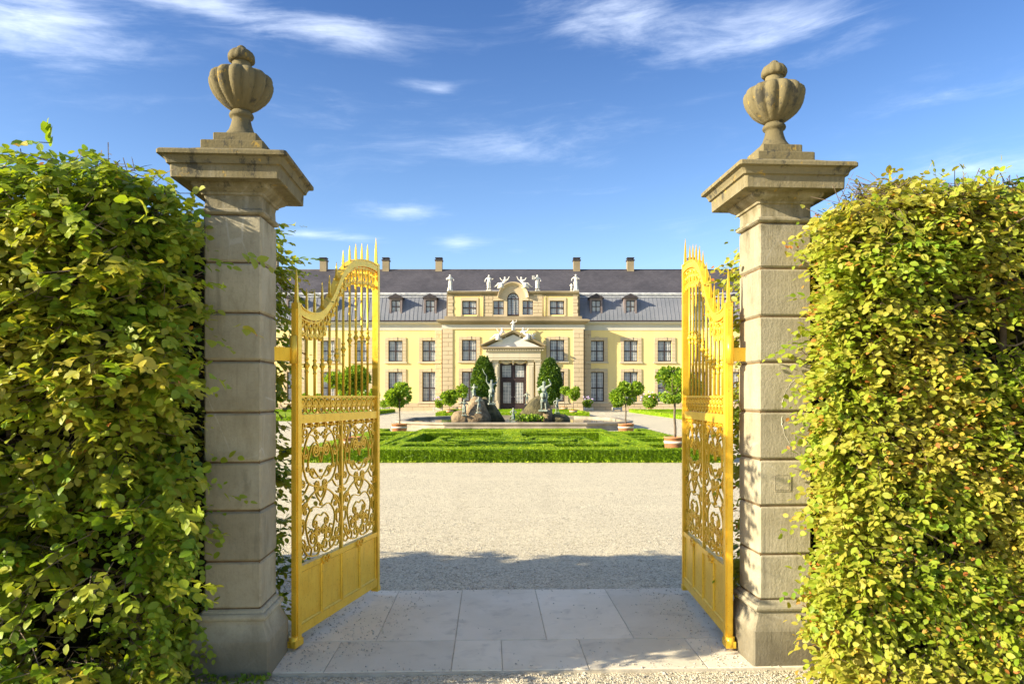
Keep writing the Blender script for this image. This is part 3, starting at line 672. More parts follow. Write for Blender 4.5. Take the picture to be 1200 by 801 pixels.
    for half in (0, 1):
        x0 = a + .004 + half * (W / 2 + .007); w_ = W / 2 - .016; z0, z1 = .489, 1.392; m = MB()
        for pts, c1, c0, wd in S:
            for s in (-1, 1):
                q = [(x0 + w_ * (aa if s > 0 else 1 - aa), z0 + (z1 - z0) * bb) for aa, bb in pts]
                cc = (c1[0] * s, *c1[1:]) if c1 else None
                m.add(*shift(scroll(q, cc), 0, .0070 * wd, .013))
        cx = x0 + w_ / 2
        for bb in (.985, .64, .50, .39, .08): rosette(m, (cx, z0 + (z1 - z0) * bb), .015)
        F.append(m.mesh('scroll_field', 'gold'))
    M['fields'] = F
    # bars with knots, spikes
    B = []
    KN = [1.771, 1.764, 1.774, 1.812, 1.859, 1.908, 1.982, 2.01, 2.024, 2.025]; SP = [2.271, 2.277, 2.349, 2.41, 2.522, 2.626, 2.683, 2.719, 2.742, 2.756]
    for k in range(10):
        u = 0.15 + 0.105 * k; top = ctop(u)
        m = MB(); m.tube([(u, 0, 1.574), (u, 0, top - .06)], .0095, 8)
        km = MB(); z = KN[k]; km.lathe([(.0095, z - .05), (.014, z - .046), (.014, z - .040), (.010, z - .036), (.012, z - .015), (.020, z - .006), (.021, z), (.020, z + .006), (.012, z + .015), (.010, z + .034), (.015, z + .038), (.015, z + .045), (.0095, z + .05)], u, 0, 10)
        sm = MB(); sm.rings([[(u - r_, -r_ * .8, zz), (u + r_, -r_ * .8, zz), (u + r_, r_ * .8, zz), (u - r_, r_ * .8, zz)] for r_, zz in ((.008, top - .03), (.009, top + .01), (.0085, top + .3 * (SP[k] - top)), (.006, top + .65 * (SP[k] - top)), (.001, SP[k]))])
        B.append((m.mesh('bar', 'gold'), km.mesh('knot', 'gold'), sm.mesh('spike', 'gold')))
    M['bars'] = B
    E = []
    for u, z0, z1 in ((.022, 2.16, 2.385), (GLN - .02, 2.63, 2.84)):
        sm = MB(); sm.rings([[(u - r_, -r_ * .8, zz), (u + r_, -r_ * .8, zz), (u + r_, r_ * .8, zz), (u - r_, r_ * .8, zz)] for r_, zz in ((.018, z0 - .01), (.012, z0 + .02), (.010, z0 + .4 * (z1 - z0)), (.0065, z0 + .7 * (z1 - z0)), (.001, z1))]); E.append(sm.mesh('spike', 'gold'))
    M['ends'] = E
    return M
def shift(p, y, w_, d=.014):
    m = MB(); m.strip(p, [w_ * min(1, .45 + .55 * min(i, len(p) - 1 - i) / 3) for i in range(len(p))], d)
    return [(a, b + y, c) for a, b, c in m.v], m.f
def rosette(m, c, r):
    u, z = c
    for s in (-1, 1):
        ring = [(u + r * math.cos(i * PI / 4) * (1 if i % 2 else .72), s * .007, z + r * math.sin(i * PI / 4) * (1 if i % 2 else .72)) for i in range(8)]
        m.add(ring + [(u, s * .016, z)], [(i, (i + 1) % 8, 8) for i in range(8)])
    k = len(m.v) - 18
    for i in range(8): m.f.append((k + i, k + (i + 1) % 8, k + 9 + (i + 1) % 8, k + 9 + i)); m.sm.append(False)
GM = gate_meshes()
def gate_leaf(x, y, ang, flip, label):
    t = thing('gilded_gate_leaf', label, 'gate', (x, y, 0.03), ang, 'open gilded iron gate leaves')
    for n in ('hinge_stile', 'free_stile', 'bottom_rail', 'panel_rail', 'lock_rail', 'bar_rail', 'top_band', 'hanging_scrollwork', 'frieze_scrollwork', 'rail_fringe', 'middle_bar'):
        o = link(n, GM[n], t)
        if n == 'rail_fringe': o['kind'] = 'stuff'
    for me in GM['fields']: link('scroll_field', me, t)
    for me, be in zip(GM['panels'], GM['bead']): o = link('panel', me, t); link('panel_moulding', be, o)
    for me in GM['pst']: link('panel_stile', me, t)
    for me in GM['bow']:
        b = link('bow_ornament', me, t, (0, 0, 0))
        if flip: b.scale = (1, -1, 1)
    for bar, kn, sp in GM['bars']: o = link('bar', bar, t); link('knot', kn, o); link('spike', sp, t)
    for me in GM['ends']: link('spike', me, t)
    return t
def strap(m, x0, x1, y0, y1): m.box(x0, x1, y0, y1, 1.80, 1.875)
gA = gate_leaf(-1.372, 4.50, math.atan2(.975, .2226), False, 'left leaf of the gilded scrollwork gate, swung open beside the shaded pillar')
gB = gate_leaf(1.372, 4.50, math.atan2(1.35, .030), True, 'right leaf of the gilded scrollwork gate, catching the sun')
for t, s in ((gA, 1), (gB, -1)):                         # hinge strap reaching back to the pillar, and its pin
    inv = t.rotation_euler.z; m = MB()
    px, py = gl(-1.62 * s + s * 0.1625 * 0.55, 0.06)
    q = Matrix.Rotation(-inv, 4, 'Z') @ Vector((px - t.location.x, py - t.location.y, 0))
    d = Vector((-q.x, -q.y, 0)); L = d.length; d.normalize(); n = Vector((-d.y, d.x, 0)) * .016
    for z0, z1 in ((1.79, 1.875),):
        v = [Vector((q.x, q.y, 0)) + n, Vector((q.x, q.y, 0)) - n, Vector((0.01, 0, 0)) - n, Vector((0.01, 0, 0)) + n]
        m.add([(p.x, p.y, z0) for p in v] + [(p.x, p.y, z1) for p in v], [(0, 1, 2, 3), (7, 6, 5, 4), (0, 4, 5, 1), (1, 5, 6, 2), (2, 6, 7, 3), (3, 7, 4, 0)])
    m.tube([(-.018, 0, 1.775), (-.018, 0, 1.95)], .024, 10); link('hinge_strap', m.mesh('hinge_strap', 'gold'), t)

# ================================================================== hornbeam hedges
def spray_set(P, D, n_leaf=(5, 10), size=(.045, .085), length=(.14, .32), up=.8, out=.7, tint=(0.3, .25), tips=0.12, lift=.35):
    """P origins, D outward directions. Returns leaf arrays and the twig centre lines."""
    N = len(P); LP = []; LD = []; LN = []; LS = []; LT = []; tw = []
    Ls = rng.uniform(*length, N); k = rng.integers(n_leaf[0], n_leaf[1] + 1, N)
    nrm = norm(np.array([0, 0, 1.0]) * up + norm(D * np.array([1, 1, .2])) * out * rng.uniform(.25, 1.25, (N, 1)) + rng.normal(size=(N, 3)) * .28)
    D = norm(D + np.array([0, 0, lift]))
    d = D - (D * nrm).sum(1)[:, None] * nrm; d = norm(d + rng.normal(size=(N, 3)) * .10); side = np.cross(nrm, d)
    base_t = np.clip(rng.normal(tint[0], tint[1], N), 0.02, .9)
    red = rng.random(N) < tips
    for i in range(k.max()):
        act = k > i; f = (i + 0.6) / k[act]; sg = 1 if i % 2 else -1
        droop = np.array([0, 0, -1.0]) * (f ** 2 * .10)[:, None]
        pos = P[act] + (d[act] + droop) * (Ls[act] * f)[:, None]
        ld = norm(d[act] * .75 + side[act] * sg * rng.uniform(.5, 1.0, act.sum())[:, None] + rng.normal(size=(act.sum(), 3)) * .20 + np.array([0, 0, -.12]))
        LP.append(pos); LD.append(ld); LN.append(norm(nrm[act] + rng.normal(size=(act.sum(), 3)) * .33)); sz = rng.uniform(*size, act.sum()) * (1.05 - .4 * f)
        tt = base_t[act] + rng.normal(0, .055, act.sum()) + .08 * f
        tipm = (f > .6) & red[act]; tt = np.where(tipm, rng.uniform(.86, 1.0, act.sum()), np.clip(tt, 0, .80)); sz = sz * np.where(tipm, .72, 1); LS.append(sz); LT.append(tt)
    return [np.concatenate(q) for q in (LP, LD, LN, LS, LT)], (P, d, Ls)
def twig_mesh(name, tws, r=0.0016, m='bark', keep=None):
    V = []; Fq = []; k = 0
    for P, d, Ls in tws:
        idx = range(len(P)) if keep is None else range(0, len(P), keep)
        for i in idx:
            a = P[i] - d[i] * .10; b = P[i] + d[i] * Ls[i] * .35; c = P[i] + d[i] * Ls[i] * .62 + np.array([0, 0, -.03 * Ls[i]])
            s = np.cross(d[i], [0.1, 0.2, 1.0]); s /= np.linalg.norm(s); u_ = np.cross(s, d[i])
            for q, rr in ((a, r * 1.6), (b, r), (c, r * .4)):
                for w_ in range(3): an = 2.094 * w_; V.append(q + (s * math.cos(an) + u_ * math.sin(an)) * rr)
            for e in (0, 3):
                for w_ in range(3): j = (w_ + 1) % 3; Fq.append((k + e + w_, k + e + j, k + e + 3 + j, k + e + 3 + w_))
            k += 9
    me = bpy.data.meshes.new(name); me.from_pydata([tuple(v) for v in V], [], Fq); me.materials.append(MAT[m]); return me
def hedge(name, label, sx, y0, y1, top, xin, lumps, gap, seed, tint, tips, nden):
    """clipped hornbeam hedge from the pillar outwards; sx = -1 left, +1 right"""
    t = thing(name, label, 'hedge', (sx * 5.0, (y0 + y1) / 2, 0), group='hornbeam hedges flanking the gate')
    ox, oy = sx * 5.0, (y0 + y1) / 2
    off = np.array([ox, oy, 0.0])
    leaves = []; twigs = []
    def surf(n, kind, xa, xb, dens_gap, size, far=False, nl=(5, 10), deep=0.16):
        a = rng.uniform(xa, xb, n); z = rng.uniform(0.02, top - .02, n); q = rng.uniform(0, 1, n)
        dp = rng.exponential(deep, n); dp = np.minimum(dp, .45)
        if kind == 'front':
            lump = (vnoise(a * 1.9 + seed, z * 2.3, seed) - .5) * lumps + (vnoise(a * 5 + seed, z * 6, seed + 3) - .5) * lumps * .5
            rd = np.maximum(0, z - (top - .28)) ** 2 * 1.6 + np.maximum(0, xin + .22 - a) * .55
            P = np.stack([sx * a, y0 + rd + lump + dp, z], 1); D = np.stack([rng.normal(0, .85, n), -np.ones(n), rng.normal(.10, .35, n)], 1)
            g = vnoise(a * 2.7 + seed * 2, z * 3.6, seed + 7) + .35 * (vnoise(a * 8, z * 9, seed + 1) - .5) + .25 * np.clip(1 - (a - xin) / .9, 0, 1)
            g = g - .10 * np.clip((a - xin - .5) / 1.0, 0, 1) * (sx > 0) + .5 * (rng.random(n) - .5) * .1
            G2 = vnoise(a * 1.45 + seed * 3, z * 2.1 + 4, 21.5)
            keep = (g > dens_gap) & ((G2 > (.36 if sx < 0 else .17 + .11 * np.clip((a - xin - .3) / .8, 0, 1))) | (rng.random(n) < .12))
        elif kind == 'top':
            y = y0 + .12 + q * (y1 - y0 - .2); lump = (vnoise(a * 2.1 + seed, y * 2.1, seed + 5) - .5) * .22 + (vnoise(a * 6, y * 6, seed) - .5) * .12
            P = np.stack([sx * a, y, top - .05 + lump - dp * .6], 1); D = np.stack([rng.normal(0, .8, n), rng.normal(-.3, .7, n), rng.uniform(-.1, .45, n)], 1)
            keep = (np.abs(a - 1.62) > .36) | (y < 4.0 - .0) | (a > 2.1)
            keep &= ~((a < 2.02) & (y > 3.86) & (y < 4.75))
        elif kind == 'side':                            # cheek beside the pillar
            y = y0 + .02 + q * (4.5 - y0); x = xin + np.clip((y - y0) * .45, 0, .26) + (vnoise(y * 3, z * 2.5, seed) - .5) * .10 + dp * .7
            P = np.stack([sx * x, y, z], 1); D = np.stack([-sx * np.ones(n), rng.normal(-.45, .4, n), rng.normal(.1, .3, n)], 1); keep = vnoise(y * 4, z * 4, seed + 9) > dens_gap
        elif kind == 'inner':                           # end face behind the pillar
            y = 4.66 + q * (y1 - 4.66); x = 1.62 + (vnoise(y * 3, z * 3, seed) - .5) * .08 + dp * .7
            P = np.stack([sx * x, y, z], 1); D = np.stack([-sx * np.ones(n), rng.normal(.1, .5, n), rng.normal(.1, .35, n)], 1); keep = np.ones(n, bool)
        else:
            P = np.stack([sx * a, y1 - dp + (vnoise(a * 2, z * 2, seed) - .5) * .15, z], 1); D = np.stack([rng.normal(0, .4, n), np.ones(n), rng.normal(.1, .3, n)], 1); keep = np.ones(n, bool)
        P, D = P[keep], norm(D[keep])
        L, tw = spray_set(P, D, nl, size, tint=tint, tips=tips, length=(.10, .22) if kind == 'top' and not far else (.14, .32), lift=0.0 if kind == 'top' else .35); leaves.append(L)
        if not far: twigs.append(tw)
    N = lambda v: int(v * nden)
    surf(N(2300), 'front', xin, 3.7, gap, (.042, .086) if sx < 0 else (.034, .070)); surf(N(1500), 'front', xin + .1, 3.7, gap * .80, (.042, .086) if sx < 0 else (.034, .070), deep=.26)
    surf(N(1000), 'top', xin + .05, 4.0, 0, (.036, .072)); surf(N(700), 'side', 0, 0, .25, (.036, .072)); surf(N(190), 'inner', 0, 0, 0, (.04, .075)); surf(500, 'back', 1.65, 4.0, 0, (.05, .08))
    # far parts outside the picture: coarser
    surf(1300, 'front', 3.7, 9.0, .2, (.08, .14), True, (6, 9)); surf(900, 'top', 4.0, 14.0, 0, (.10, .18), True, (6, 9)); surf(1300, 'back', 4.0, 14.0, 0, (.12, .20), True, (6, 9)); surf(900, 'front', 9.0, 14.0, .1, (.10, .2), True, (6, 9))
    if lumps > .3:
        nc = 230; ca = rng.uniform(xin + .15, 3.3, nc); cz = rng.uniform(.1, top - .05, nc); cr = rng.uniform(.07, .17, nc)
        for a_, z_, r_ in zip(ca, cz, cr):
            if vnoise(a_ * 1.45 + seed * 3, z_ * 2.1 + 4, 21.5) < .40 and random.random() < .85: continue
            n = int(16 * r_ / .12); dd = rng.normal(size=(n, 3)) * [1.35, .8, .42] * r_; yb = y0 - .10 + rng.uniform(-.12, .16) + max(0, z_ - (top - .28)) ** 2 * 1.6 + max(0, xin + .22 - a_) * .55
            P = np.array([sx * a_, yb, z_]) + dd; D = norm(dd * [1, 1, .6] + [0, -.16, .0] + rng.normal(size=(n, 3)) * .04)
            L, tw = spray_set(P, D, (5, 8), (.045, .085), (.10, .20), up=.95, out=.45, tint=(np.clip(rng.normal(.52, .13), .25, .8), .06), tips=.05); leaves.append(L); twigs.append(tw)
    # long shoots leaning out past the pillar on the garden side
    for z in np.concatenate([rng.uniform(2.15, 2.72, 9), rng.uniform(.3, 2.0, 16)]):
        n = 1; yv = rng.uniform(4.70, 4.92); xs = 1.60 - rng.uniform(0, .04)
        P = np.array([[sx * xs, yv, z]]); D = norm(np.array([[-sx * 1.0, rng.normal(0, .15), rng.normal(.18 if z > 2 else .0, .12)]]))
        L, tw = spray_set(P, D, (6, 9), (.05, .078), (.24, .36) if z > 2.1 else (.07, .14), up=.5, out=.2, tint=tint, tips=(.5 if sx > 0 and z > 2.1 else tips)); L[2] = norm(L[2] + np.array([0, -.8, .3])); leaves.append(L); twigs.append(tw)
    P, D, Nn, S, T = [np.concatenate(q) for q in zip(*leaves)]
    ok = P[:, 2] > 0.015; P, D, Nn, S, T = P[ok], D[ok], Nn[ok], S[ok], T[ok]
    # keep leaves out of the stone
    yc_ = 4.26 if sx < 0 else 4.45; ins = (np.abs(np.abs(P[:, 0]) - 1.63) < .18) & (np.abs(P[:, 1] - yc_) < .18) & (P[:, 2] < 2.75)
    ins |= (np.abs(np.abs(P[:, 0]) - 1.63) < .36) & (np.abs(P[:, 1] - yc_) < .36) & (P[:, 2] > 2.64)
    ins |= (np.abs(P[:, 0]) < 2.02) & (P[:, 1] < yc_ + .3) & (P[:, 2] > (2.72 if sx < 0 else 2.64))
    ins |= (P[:, 2] > top + .13)
    P, D, Nn, S, T = P[~ins], D[~ins], Nn[~ins], S[~ins], T[~ins]
    # autumn tone drifts in patches over the hedge
    T = np.where(T < .82, np.clip(T + .38 * (vnoise(P[:, 0] * 2.2 + seed, P[:, 2] * 2.2, seed + 11) - .5) * (T > .05), .02, .84), T)
    F = frames(D, Nn)
    px = 600 + P[:, 0] / P[:, 1] * 835; py = 464 - (P[:, 2] - 1.6) / P[:, 1] * 835
    vis = (px > 4) & (px < 1196) & (py > 10) & (py < 796) & (S > .045)
    score = S / P[:, 1] + np.where(vis, 0, -9) - .012 * np.maximum(0, P[:, 1] - y0 + .05); pick = np.argsort(-score)[:300]
    rest = np.ones(len(P), bool); rest[pick] = False
    me = scatter_mesh('foliage', 'hedge_leaf', P[rest] - off, F[rest], S[rest], T[rest]); o = link('foliage', me, t); o['kind'] = 'stuff'
    tm = [scatter_mesh('leaf', 'hedge_leaf', np.zeros((1, 3)), np.eye(3)[None], np.ones(1), np.array([v])) for v in np.linspace(.03, 1.0, 16)]
    for i in pick:
        me = tm[min(15, int(T[i] * 16))]; l = bpy.data.objects.new('leaf', me); COL.objects.link(l); l.parent = t
        M4 = Matrix([list(F[i][r] * S[i]) + [P[i][r] - off[r]] for r in range(3)] + [[0, 0, 0, 1]]); l.matrix_local = M4
    tws = []
    for p, d, l in twigs:
        e = p + d * (l * .62)[:, None]; bad = (e[:, 2] > top + .05) | ((np.abs(e[:, 0]) < 2.1) & (np.abs(e[:, 1] - yc_) < .45) & (e[:, 2] > 2.58)) | ((np.abs(e[:, 0]) < 1.82) & (e[:, 1] < yc_ + .2))
        tws.append((p[~bad] - off, d[~bad], l[~bad]))
    o = link('twigs', twig_mesh('twigs', tws), t); o['kind'] = 'stuff'
    # woody frame: trunks in a row with crooked limbs
    for k in range(9):
        x = 2.05 + k * .62 + random.uniform(-.08, .08); m = MB(); yb = 4.02 if k < 3 else 4.2
        pts = [(sx * x - ox, yb - oy, -.05)]; r = [.035]
        for q in range(1, 8): pts.append((pts[-1][0] + random.uniform(-.05, .05), pts[-1][1] + random.uniform(-.04, .04), q * top * .92 / 7)); r.append(.035 - .0032 * q)
        m.tube(spline2(pts, 3), list(np.interp(np.linspace(0, 7, 22), range(8), r)), 7); link('trunk', m.mesh('trunk', 'bark'), t)
    for k in range(60 if sx < 0 else 36):
        m = MB()
        x = random.uniform(1.9, 3.6); z = random.uniform(.3, top - .25); y = random.uniform(3.95, 4.1); s = random.choice((-1, 1)); 
        pts = [(sx * x - ox, y - oy, z)]
        for q in range(1, 6): pts.append((pts[-1][0] + s * random.uniform(.06, .16), pts[-1][1] - random.uniform(-.02, .09) * (1 if q < 5 else .3), pts[-1][2] + random.uniform(-.05, .09)))
        if max(abs(p[0] + ox) for p in pts) > 0 and min(abs(p[0] + ox) for p in pts) < xin + .12: continue
        r0 = random.uniform(.006, .016); m.tube(spline2(pts, 3), list(np.linspace(r0, .003, 16)), 6); link('branch', m.mesh('branch', 'bark'), t)
    # lumpy solid core of inner twigs, coloured near-black for the shade within
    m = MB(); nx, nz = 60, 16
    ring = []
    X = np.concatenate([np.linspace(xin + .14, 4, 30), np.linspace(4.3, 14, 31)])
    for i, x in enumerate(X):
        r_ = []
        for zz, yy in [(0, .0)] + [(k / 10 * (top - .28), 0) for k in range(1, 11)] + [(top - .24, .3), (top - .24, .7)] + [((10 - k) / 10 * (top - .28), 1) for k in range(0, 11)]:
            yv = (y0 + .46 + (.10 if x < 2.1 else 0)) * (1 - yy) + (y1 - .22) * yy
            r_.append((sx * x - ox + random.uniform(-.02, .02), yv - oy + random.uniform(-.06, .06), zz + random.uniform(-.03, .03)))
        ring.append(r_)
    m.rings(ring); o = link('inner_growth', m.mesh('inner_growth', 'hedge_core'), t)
    return t
hedge('hornbeam_hedge', 'loose leafy green hedge with dark gaps and bare branches left of the gate', -1, 3.66, 4.98, 2.83, 1.76, .50, .52, 3.3, (.43, .14), .03, 1.2)
hedge('hornbeam_hedge', 'dense yellow-green clipped hedge with orange leaf tips right of the gate', 1, 3.80, 4.98, 2.79, 1.74, .17, .42, 9.1, (.58, .12), .24, 2.2)

# small weeds at the foot of the left pillar
def weeds():
    n = 130; x = rng.uniform(-1.72, -1.36, n); y = 3.98 + rng.normal(0, .035, n); P = np.stack([x, y, rng.uniform(0, .03, n)], 1)
    D = norm(np.stack([rng.normal(size=n), rng.normal(size=n), rng.uniform(.2, 1.2, n)], 1)); me = scatter_mesh('ground_weeds', 'hedge_leaf', P, frames(D, rng.normal(size=(n, 3)) + np.array([0, -.4, 1])), rng.uniform(.015, .035, n), rng.uniform(.1, .55, n))
    o = link('ground_weeds', me); o['kind'] = 'stuff'; o['label'] = 'low green weeds at the foot of the left pillar'
weeds()

# ================================================================== box parterre
BH = 0.30
def box_hedges():
    g = 0.05; XS = np.arange(-5.3, 5.3001, g); YS = np.arange(17.35, 28.6001, g)
    cx = (XS[:-1] + XS[1:]) / 2; cy = (YS[:-1] + YS[1:]) / 2; CX, CY = np.meshgrid(cx, cy); AX = np.abs(CX)
    fill = np.ones(CX.shape, bool)
    for a0, a1, b0, b1 in ((1.1, 2.9, 18.3, 19.35), (2.3, 3.1, 20.3, 25.3), (.3, 2.3, 23.2, 25.3), (3.75, 4.75, 20.2, 21.8), (3.6, 4.8, 17.95, 19.2), (3.9, 4.75, 23.3, 25.3), (.9, 1.9, 26.3, 26.9), (3.55, 4.9, 26.5, 28.61), (3.35, 3.5, 19.2, 26.0), (-.1, .5, 19.2, 19.6), (.7, 2.1, 19.6, 20.0), (.3, 1.3, 25.7, 26.3), (2.2, 3.3, 26.3, 27.1), (-.1, 1.6, 18.55, 18.9) , (.9, 2.1, 20.35, 20.8), (3.1, 3.3, 18.9, 19.9), (3.8, 4.6, 22.2, 22.9), (.2, .8, 21.2, 21.6), (1.6, 2.25, 21.9, 22.5)):
        fill &= ~((AX > a0) & (AX < a1) & (CY > b0) & (CY < b1))
    for c0, c1, r, a0, a1, wd in ((1.1, 21.9, .95, -2.6, 1.6, .11), (1.1, 21.9, .45, -.4, 3.9, .10), (.15, 23.0, .38, -3, 1.2, .09), (1.7, 22.6, .25, .4, 3.5, .08)):
        d = np.hypot(AX - c0, (CY - c1) / 1.7); an = np.arctan2((CY - c1) / 1.7, AX - c0); an = np.where(an < a0, an + 2 * PI, an); fill &= ~((np.abs(d - r) < wd) & (an > a0) & (an < a1))
    zone = np.full(CX.shape, 4); zone[CX < 0] = 3; zone[CY > 27.4] = 5; zone[CX < -4.8] = 1; zone[CX > 4.8] = 2; zone[CY < 18.3] = 0
    info = {0: 'low clipped box hedge along the front edge of the parterre', 1: 'low box hedge down the left side of the parterre', 2: 'low box hedge down the right side of the parterre',
            3: 'scroll-patterned low box hedging in the left half of the parterre', 4: 'scroll-patterned low box hedging in the right half of the parterre', 5: 'low box hedge along the fountain side of the parterre'}
    for zn, lab in info.items():
        msk = fill & (zone == zn); H = np.zeros((len(YS), len(XS)))
        idx = -np.ones((len(YS), len(XS)), int); idb = idx.copy(); m = MB(); ny, nx = msk.shape
        ox, oy = float(CX[msk].mean()), float(CY[msk].min())
        def vt(j, i, top):
            A = idx if top else idb
            if A[j, i] < 0:
                jx, jy = rng.uniform(-.012, .012, 2); A[j, i] = len(m.v); m.v.append((XS[i] + jx - ox, YS[j] + jy - oy, (BH + float(vnoise(XS[i] * 3, YS[j] * 3)) * .03 - .02 + rng.uniform(-.006, .006)) if top else -.02))
            return int(A[j, i])
        js, is_ = np.nonzero(msk)
        for j, i in zip(js, is_):
            a, b, c, d = vt(j, i, 1), vt(j, i + 1, 1), vt(j + 1, i + 1, 1), vt(j + 1, i, 1); m.f.append((a, b, c, d)); m.sm.append(False)
            for dj, di, e in ((-1, 0, ((j, i), (j, i + 1))), (1, 0, ((j + 1, i + 1), (j + 1, i))), (0, -1, ((j + 1, i), (j, i))), (0, 1, ((j, i + 1), (j + 1, i + 1)))):
                q, w_ = j + dj, i + di
                if q < 0 or w_ < 0 or q >= ny or w_ >= nx or not msk[q, w_]:
                    m.f.append((vt(*e[0], 0), vt(*e[1], 0), vt(*e[1], 1), vt(*e[0], 1))); m.sm.append(False)
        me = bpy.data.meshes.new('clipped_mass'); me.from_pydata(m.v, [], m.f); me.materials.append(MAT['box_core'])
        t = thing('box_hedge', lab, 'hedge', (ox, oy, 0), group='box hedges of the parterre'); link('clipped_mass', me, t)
        # leaves over the top and on exposed walls
        n = int(msk.sum() * g * g * 900); k = rng.integers(0, len(js), n)
        P = np.stack([cx[is_[k]] + rng.uniform(-g / 2, g / 2, n) - ox, cy[js[k]] + rng.uniform(-g / 2, g / 2, n) - oy, BH + rng.normal(0, .006, n)], 1)
        D = rng.normal(size=(n, 3)) * [1, 1, .2] + [0, 0, .08]; Nn = rng.normal(size=(n, 3)) * .5 + [0, 0, 1]
        Pw = []; Dw = []
        for dj, di in ((-1, 0), (1, 0), (0, -1), (0, 1)):
            q = np.zeros_like(msk); pad = np.pad(fill if zn != 9 else msk, 1); nb = pad[1 + dj:1 + dj + ny, 1 + di:1 + di + nx]; ex = msk & ~nb
            jj, ii = np.nonzero(ex)
            if len(jj) == 0: continue
            nn = int(len(jj) * g * BH * (4200 if dj == -1 else 1500)); kk = rng.integers(0, len(jj), nn)
            x = cx[ii[kk]] + (rng.uniform(-g / 2, g / 2, nn) if di == 0 else di * g / 2); y = cy[jj[kk]] + (rng.uniform(-g / 2, g / 2, nn) if dj == 0 else dj * g / 2)
            z = rng.uniform(0, BH + .01, nn); o_ = rng.normal(.004, .012, nn)
            Pw.append(np.stack([x + di * o_ - ox, y + dj * o_ - oy, z], 1)); Dw.append(norm(np.stack([di + rng.normal(0, .7, nn), dj + rng.normal(0, .7, nn), rng.normal(.5, .6, nn)], 1)))
        if Pw: Pw = np.concatenate(Pw); Dw = np.concatenate(Dw); P = np.concatenate([P, Pw]); D = np.concatenate([D, Dw]); Nn = np.concatenate([Nn, rng.normal(size=(len(Pw), 3)) + [0, -.3, .8]])
        T = np.clip(np.where(np.arange(len(P)) < n, .68, .14) + rng.normal(0, .15, len(P)) + .4 * (vnoise(P[:, 0] * 2 + ox, P[:, 1] * 1.2 + oy) - .5), 0, 1)  # wall leaves tinted darker than the tops, shade put into their colour
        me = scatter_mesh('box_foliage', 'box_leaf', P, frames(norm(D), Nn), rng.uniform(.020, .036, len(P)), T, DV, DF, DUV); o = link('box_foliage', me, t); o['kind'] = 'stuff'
box_hedges()
# pale gravel floor strip with sparse weeds along the hedge foot
def tufts():
    n = 500; x = rng.uniform(-5.4, 5.4, n); y = 17.28 + rng.normal(0, .05, n); D = norm(np.stack([rng.normal(size=n), rng.normal(size=n), rng.uniform(.5, 1.5, n)], 1))
    me = scatter_mesh('hedge_foot_tufts', 'box_leaf', np.stack([x, y, np.zeros(n)], 1), frames(D, rng.normal(size=(n, 3))), rng.uniform(.02, .07, n), rng.uniform(.3, .9, n), DV, DF, DUV); o = link('hedge_foot_tufts', me); o['kind'] = 'stuff'; o['label'] = 'small tufts of grass along the parterre hedge foot'
tufts()

# ================================================================== mid-distance beds
def bed(x0, x1, y0, y1, label, hedge_label, edge=0.35, hh=0.28):
    m = MB(); m.hprism([(x0 + edge, y0 + edge), (x1 - edge, y0 + edge), (x1 - edge, y1 - edge), (x0 + edge, y1 - edge)], -0.05, 0.03); o = struct(link('lawn', m.mesh('lawn', 'lawn')), label)
    m = MB(); ox, oy = (x0 + x1) / 2, y0
    for a0, a1, b0, b1 in ((x0, x1, y0, y0 + edge), (x0, x1, y1 - edge, y1), (x0, x0 + edge, y0 + edge + .003, y1 - edge - .003), (x1 - edge, x1, y0 + edge + .003, y1 - edge - .003)):
        m.box(a0 - ox, a1 - ox, b0 - oy, b1 - oy, -.03, hh)
    t = thing('edging_hedge', hedge_label, 'hedge', (ox, oy, 0), group='low hedges edging the lawns'); link('clipped_mass', m.mesh('clipped_mass', 'box_core'), t)
    per = 2 * (x1 - x0) + 2 * (y1 - y0); n = int(per * 110); s = rng.random(n); P = np.zeros((n, 3)); side = rng.integers(0, 4, n); q = rng.random(n); e = rng.uniform(0, edge, n)
    P[:, 0] = np.where(side < 2, x0 + q * (x1 - x0), np.where(side == 2, x0 + e, x1 - e)) - ox; P[:, 1] = np.where(side == 0, y0 + e, np.where(side == 1, y1 - e, y0 + q * (y1 - y0))) - oy; P[:, 2] = hh + rng.normal(0, .015, n)
    wl = rng.random(n) < .5; P[:, 2] = np.where(wl, rng.uniform(0, hh, n), P[:, 2]); P[:, 1] = np.where(wl & (side == 0), -.01, P[:, 1]); P[:, 0] = np.where(wl & (side == 2), x0 - ox - .01, np.where(wl & (side == 3), x1 - ox + .01, P[:, 0]))
    D = norm(rng.normal(size=(n, 3)) + [0, 0, .3]); me = scatter_mesh('box_foliage', 'box_leaf', P, frames(D, rng.normal(size=(n, 3)) + [0, -.3, 1]), rng.uniform(.06, .10, n), rng.uniform(.2, .9, n), DV, DF, DUV); o = link('box_foliage', me, t); o['kind'] = 'stuff'
bed(-6.1, 6.2, 57, 72, 'green lawn between the fountain and the palace door', 'low hedge edging the central lawn behind the fountain')
bed(11.8, 30, 46, 72, 'green lawn right of the fountain walk', 'low hedge edging the lawn on the right of the walk')
bed(-30, -11.8, 46, 72, 'green lawn left of the fountain walk', 'low hedge edging the lawn on the left of the walk')

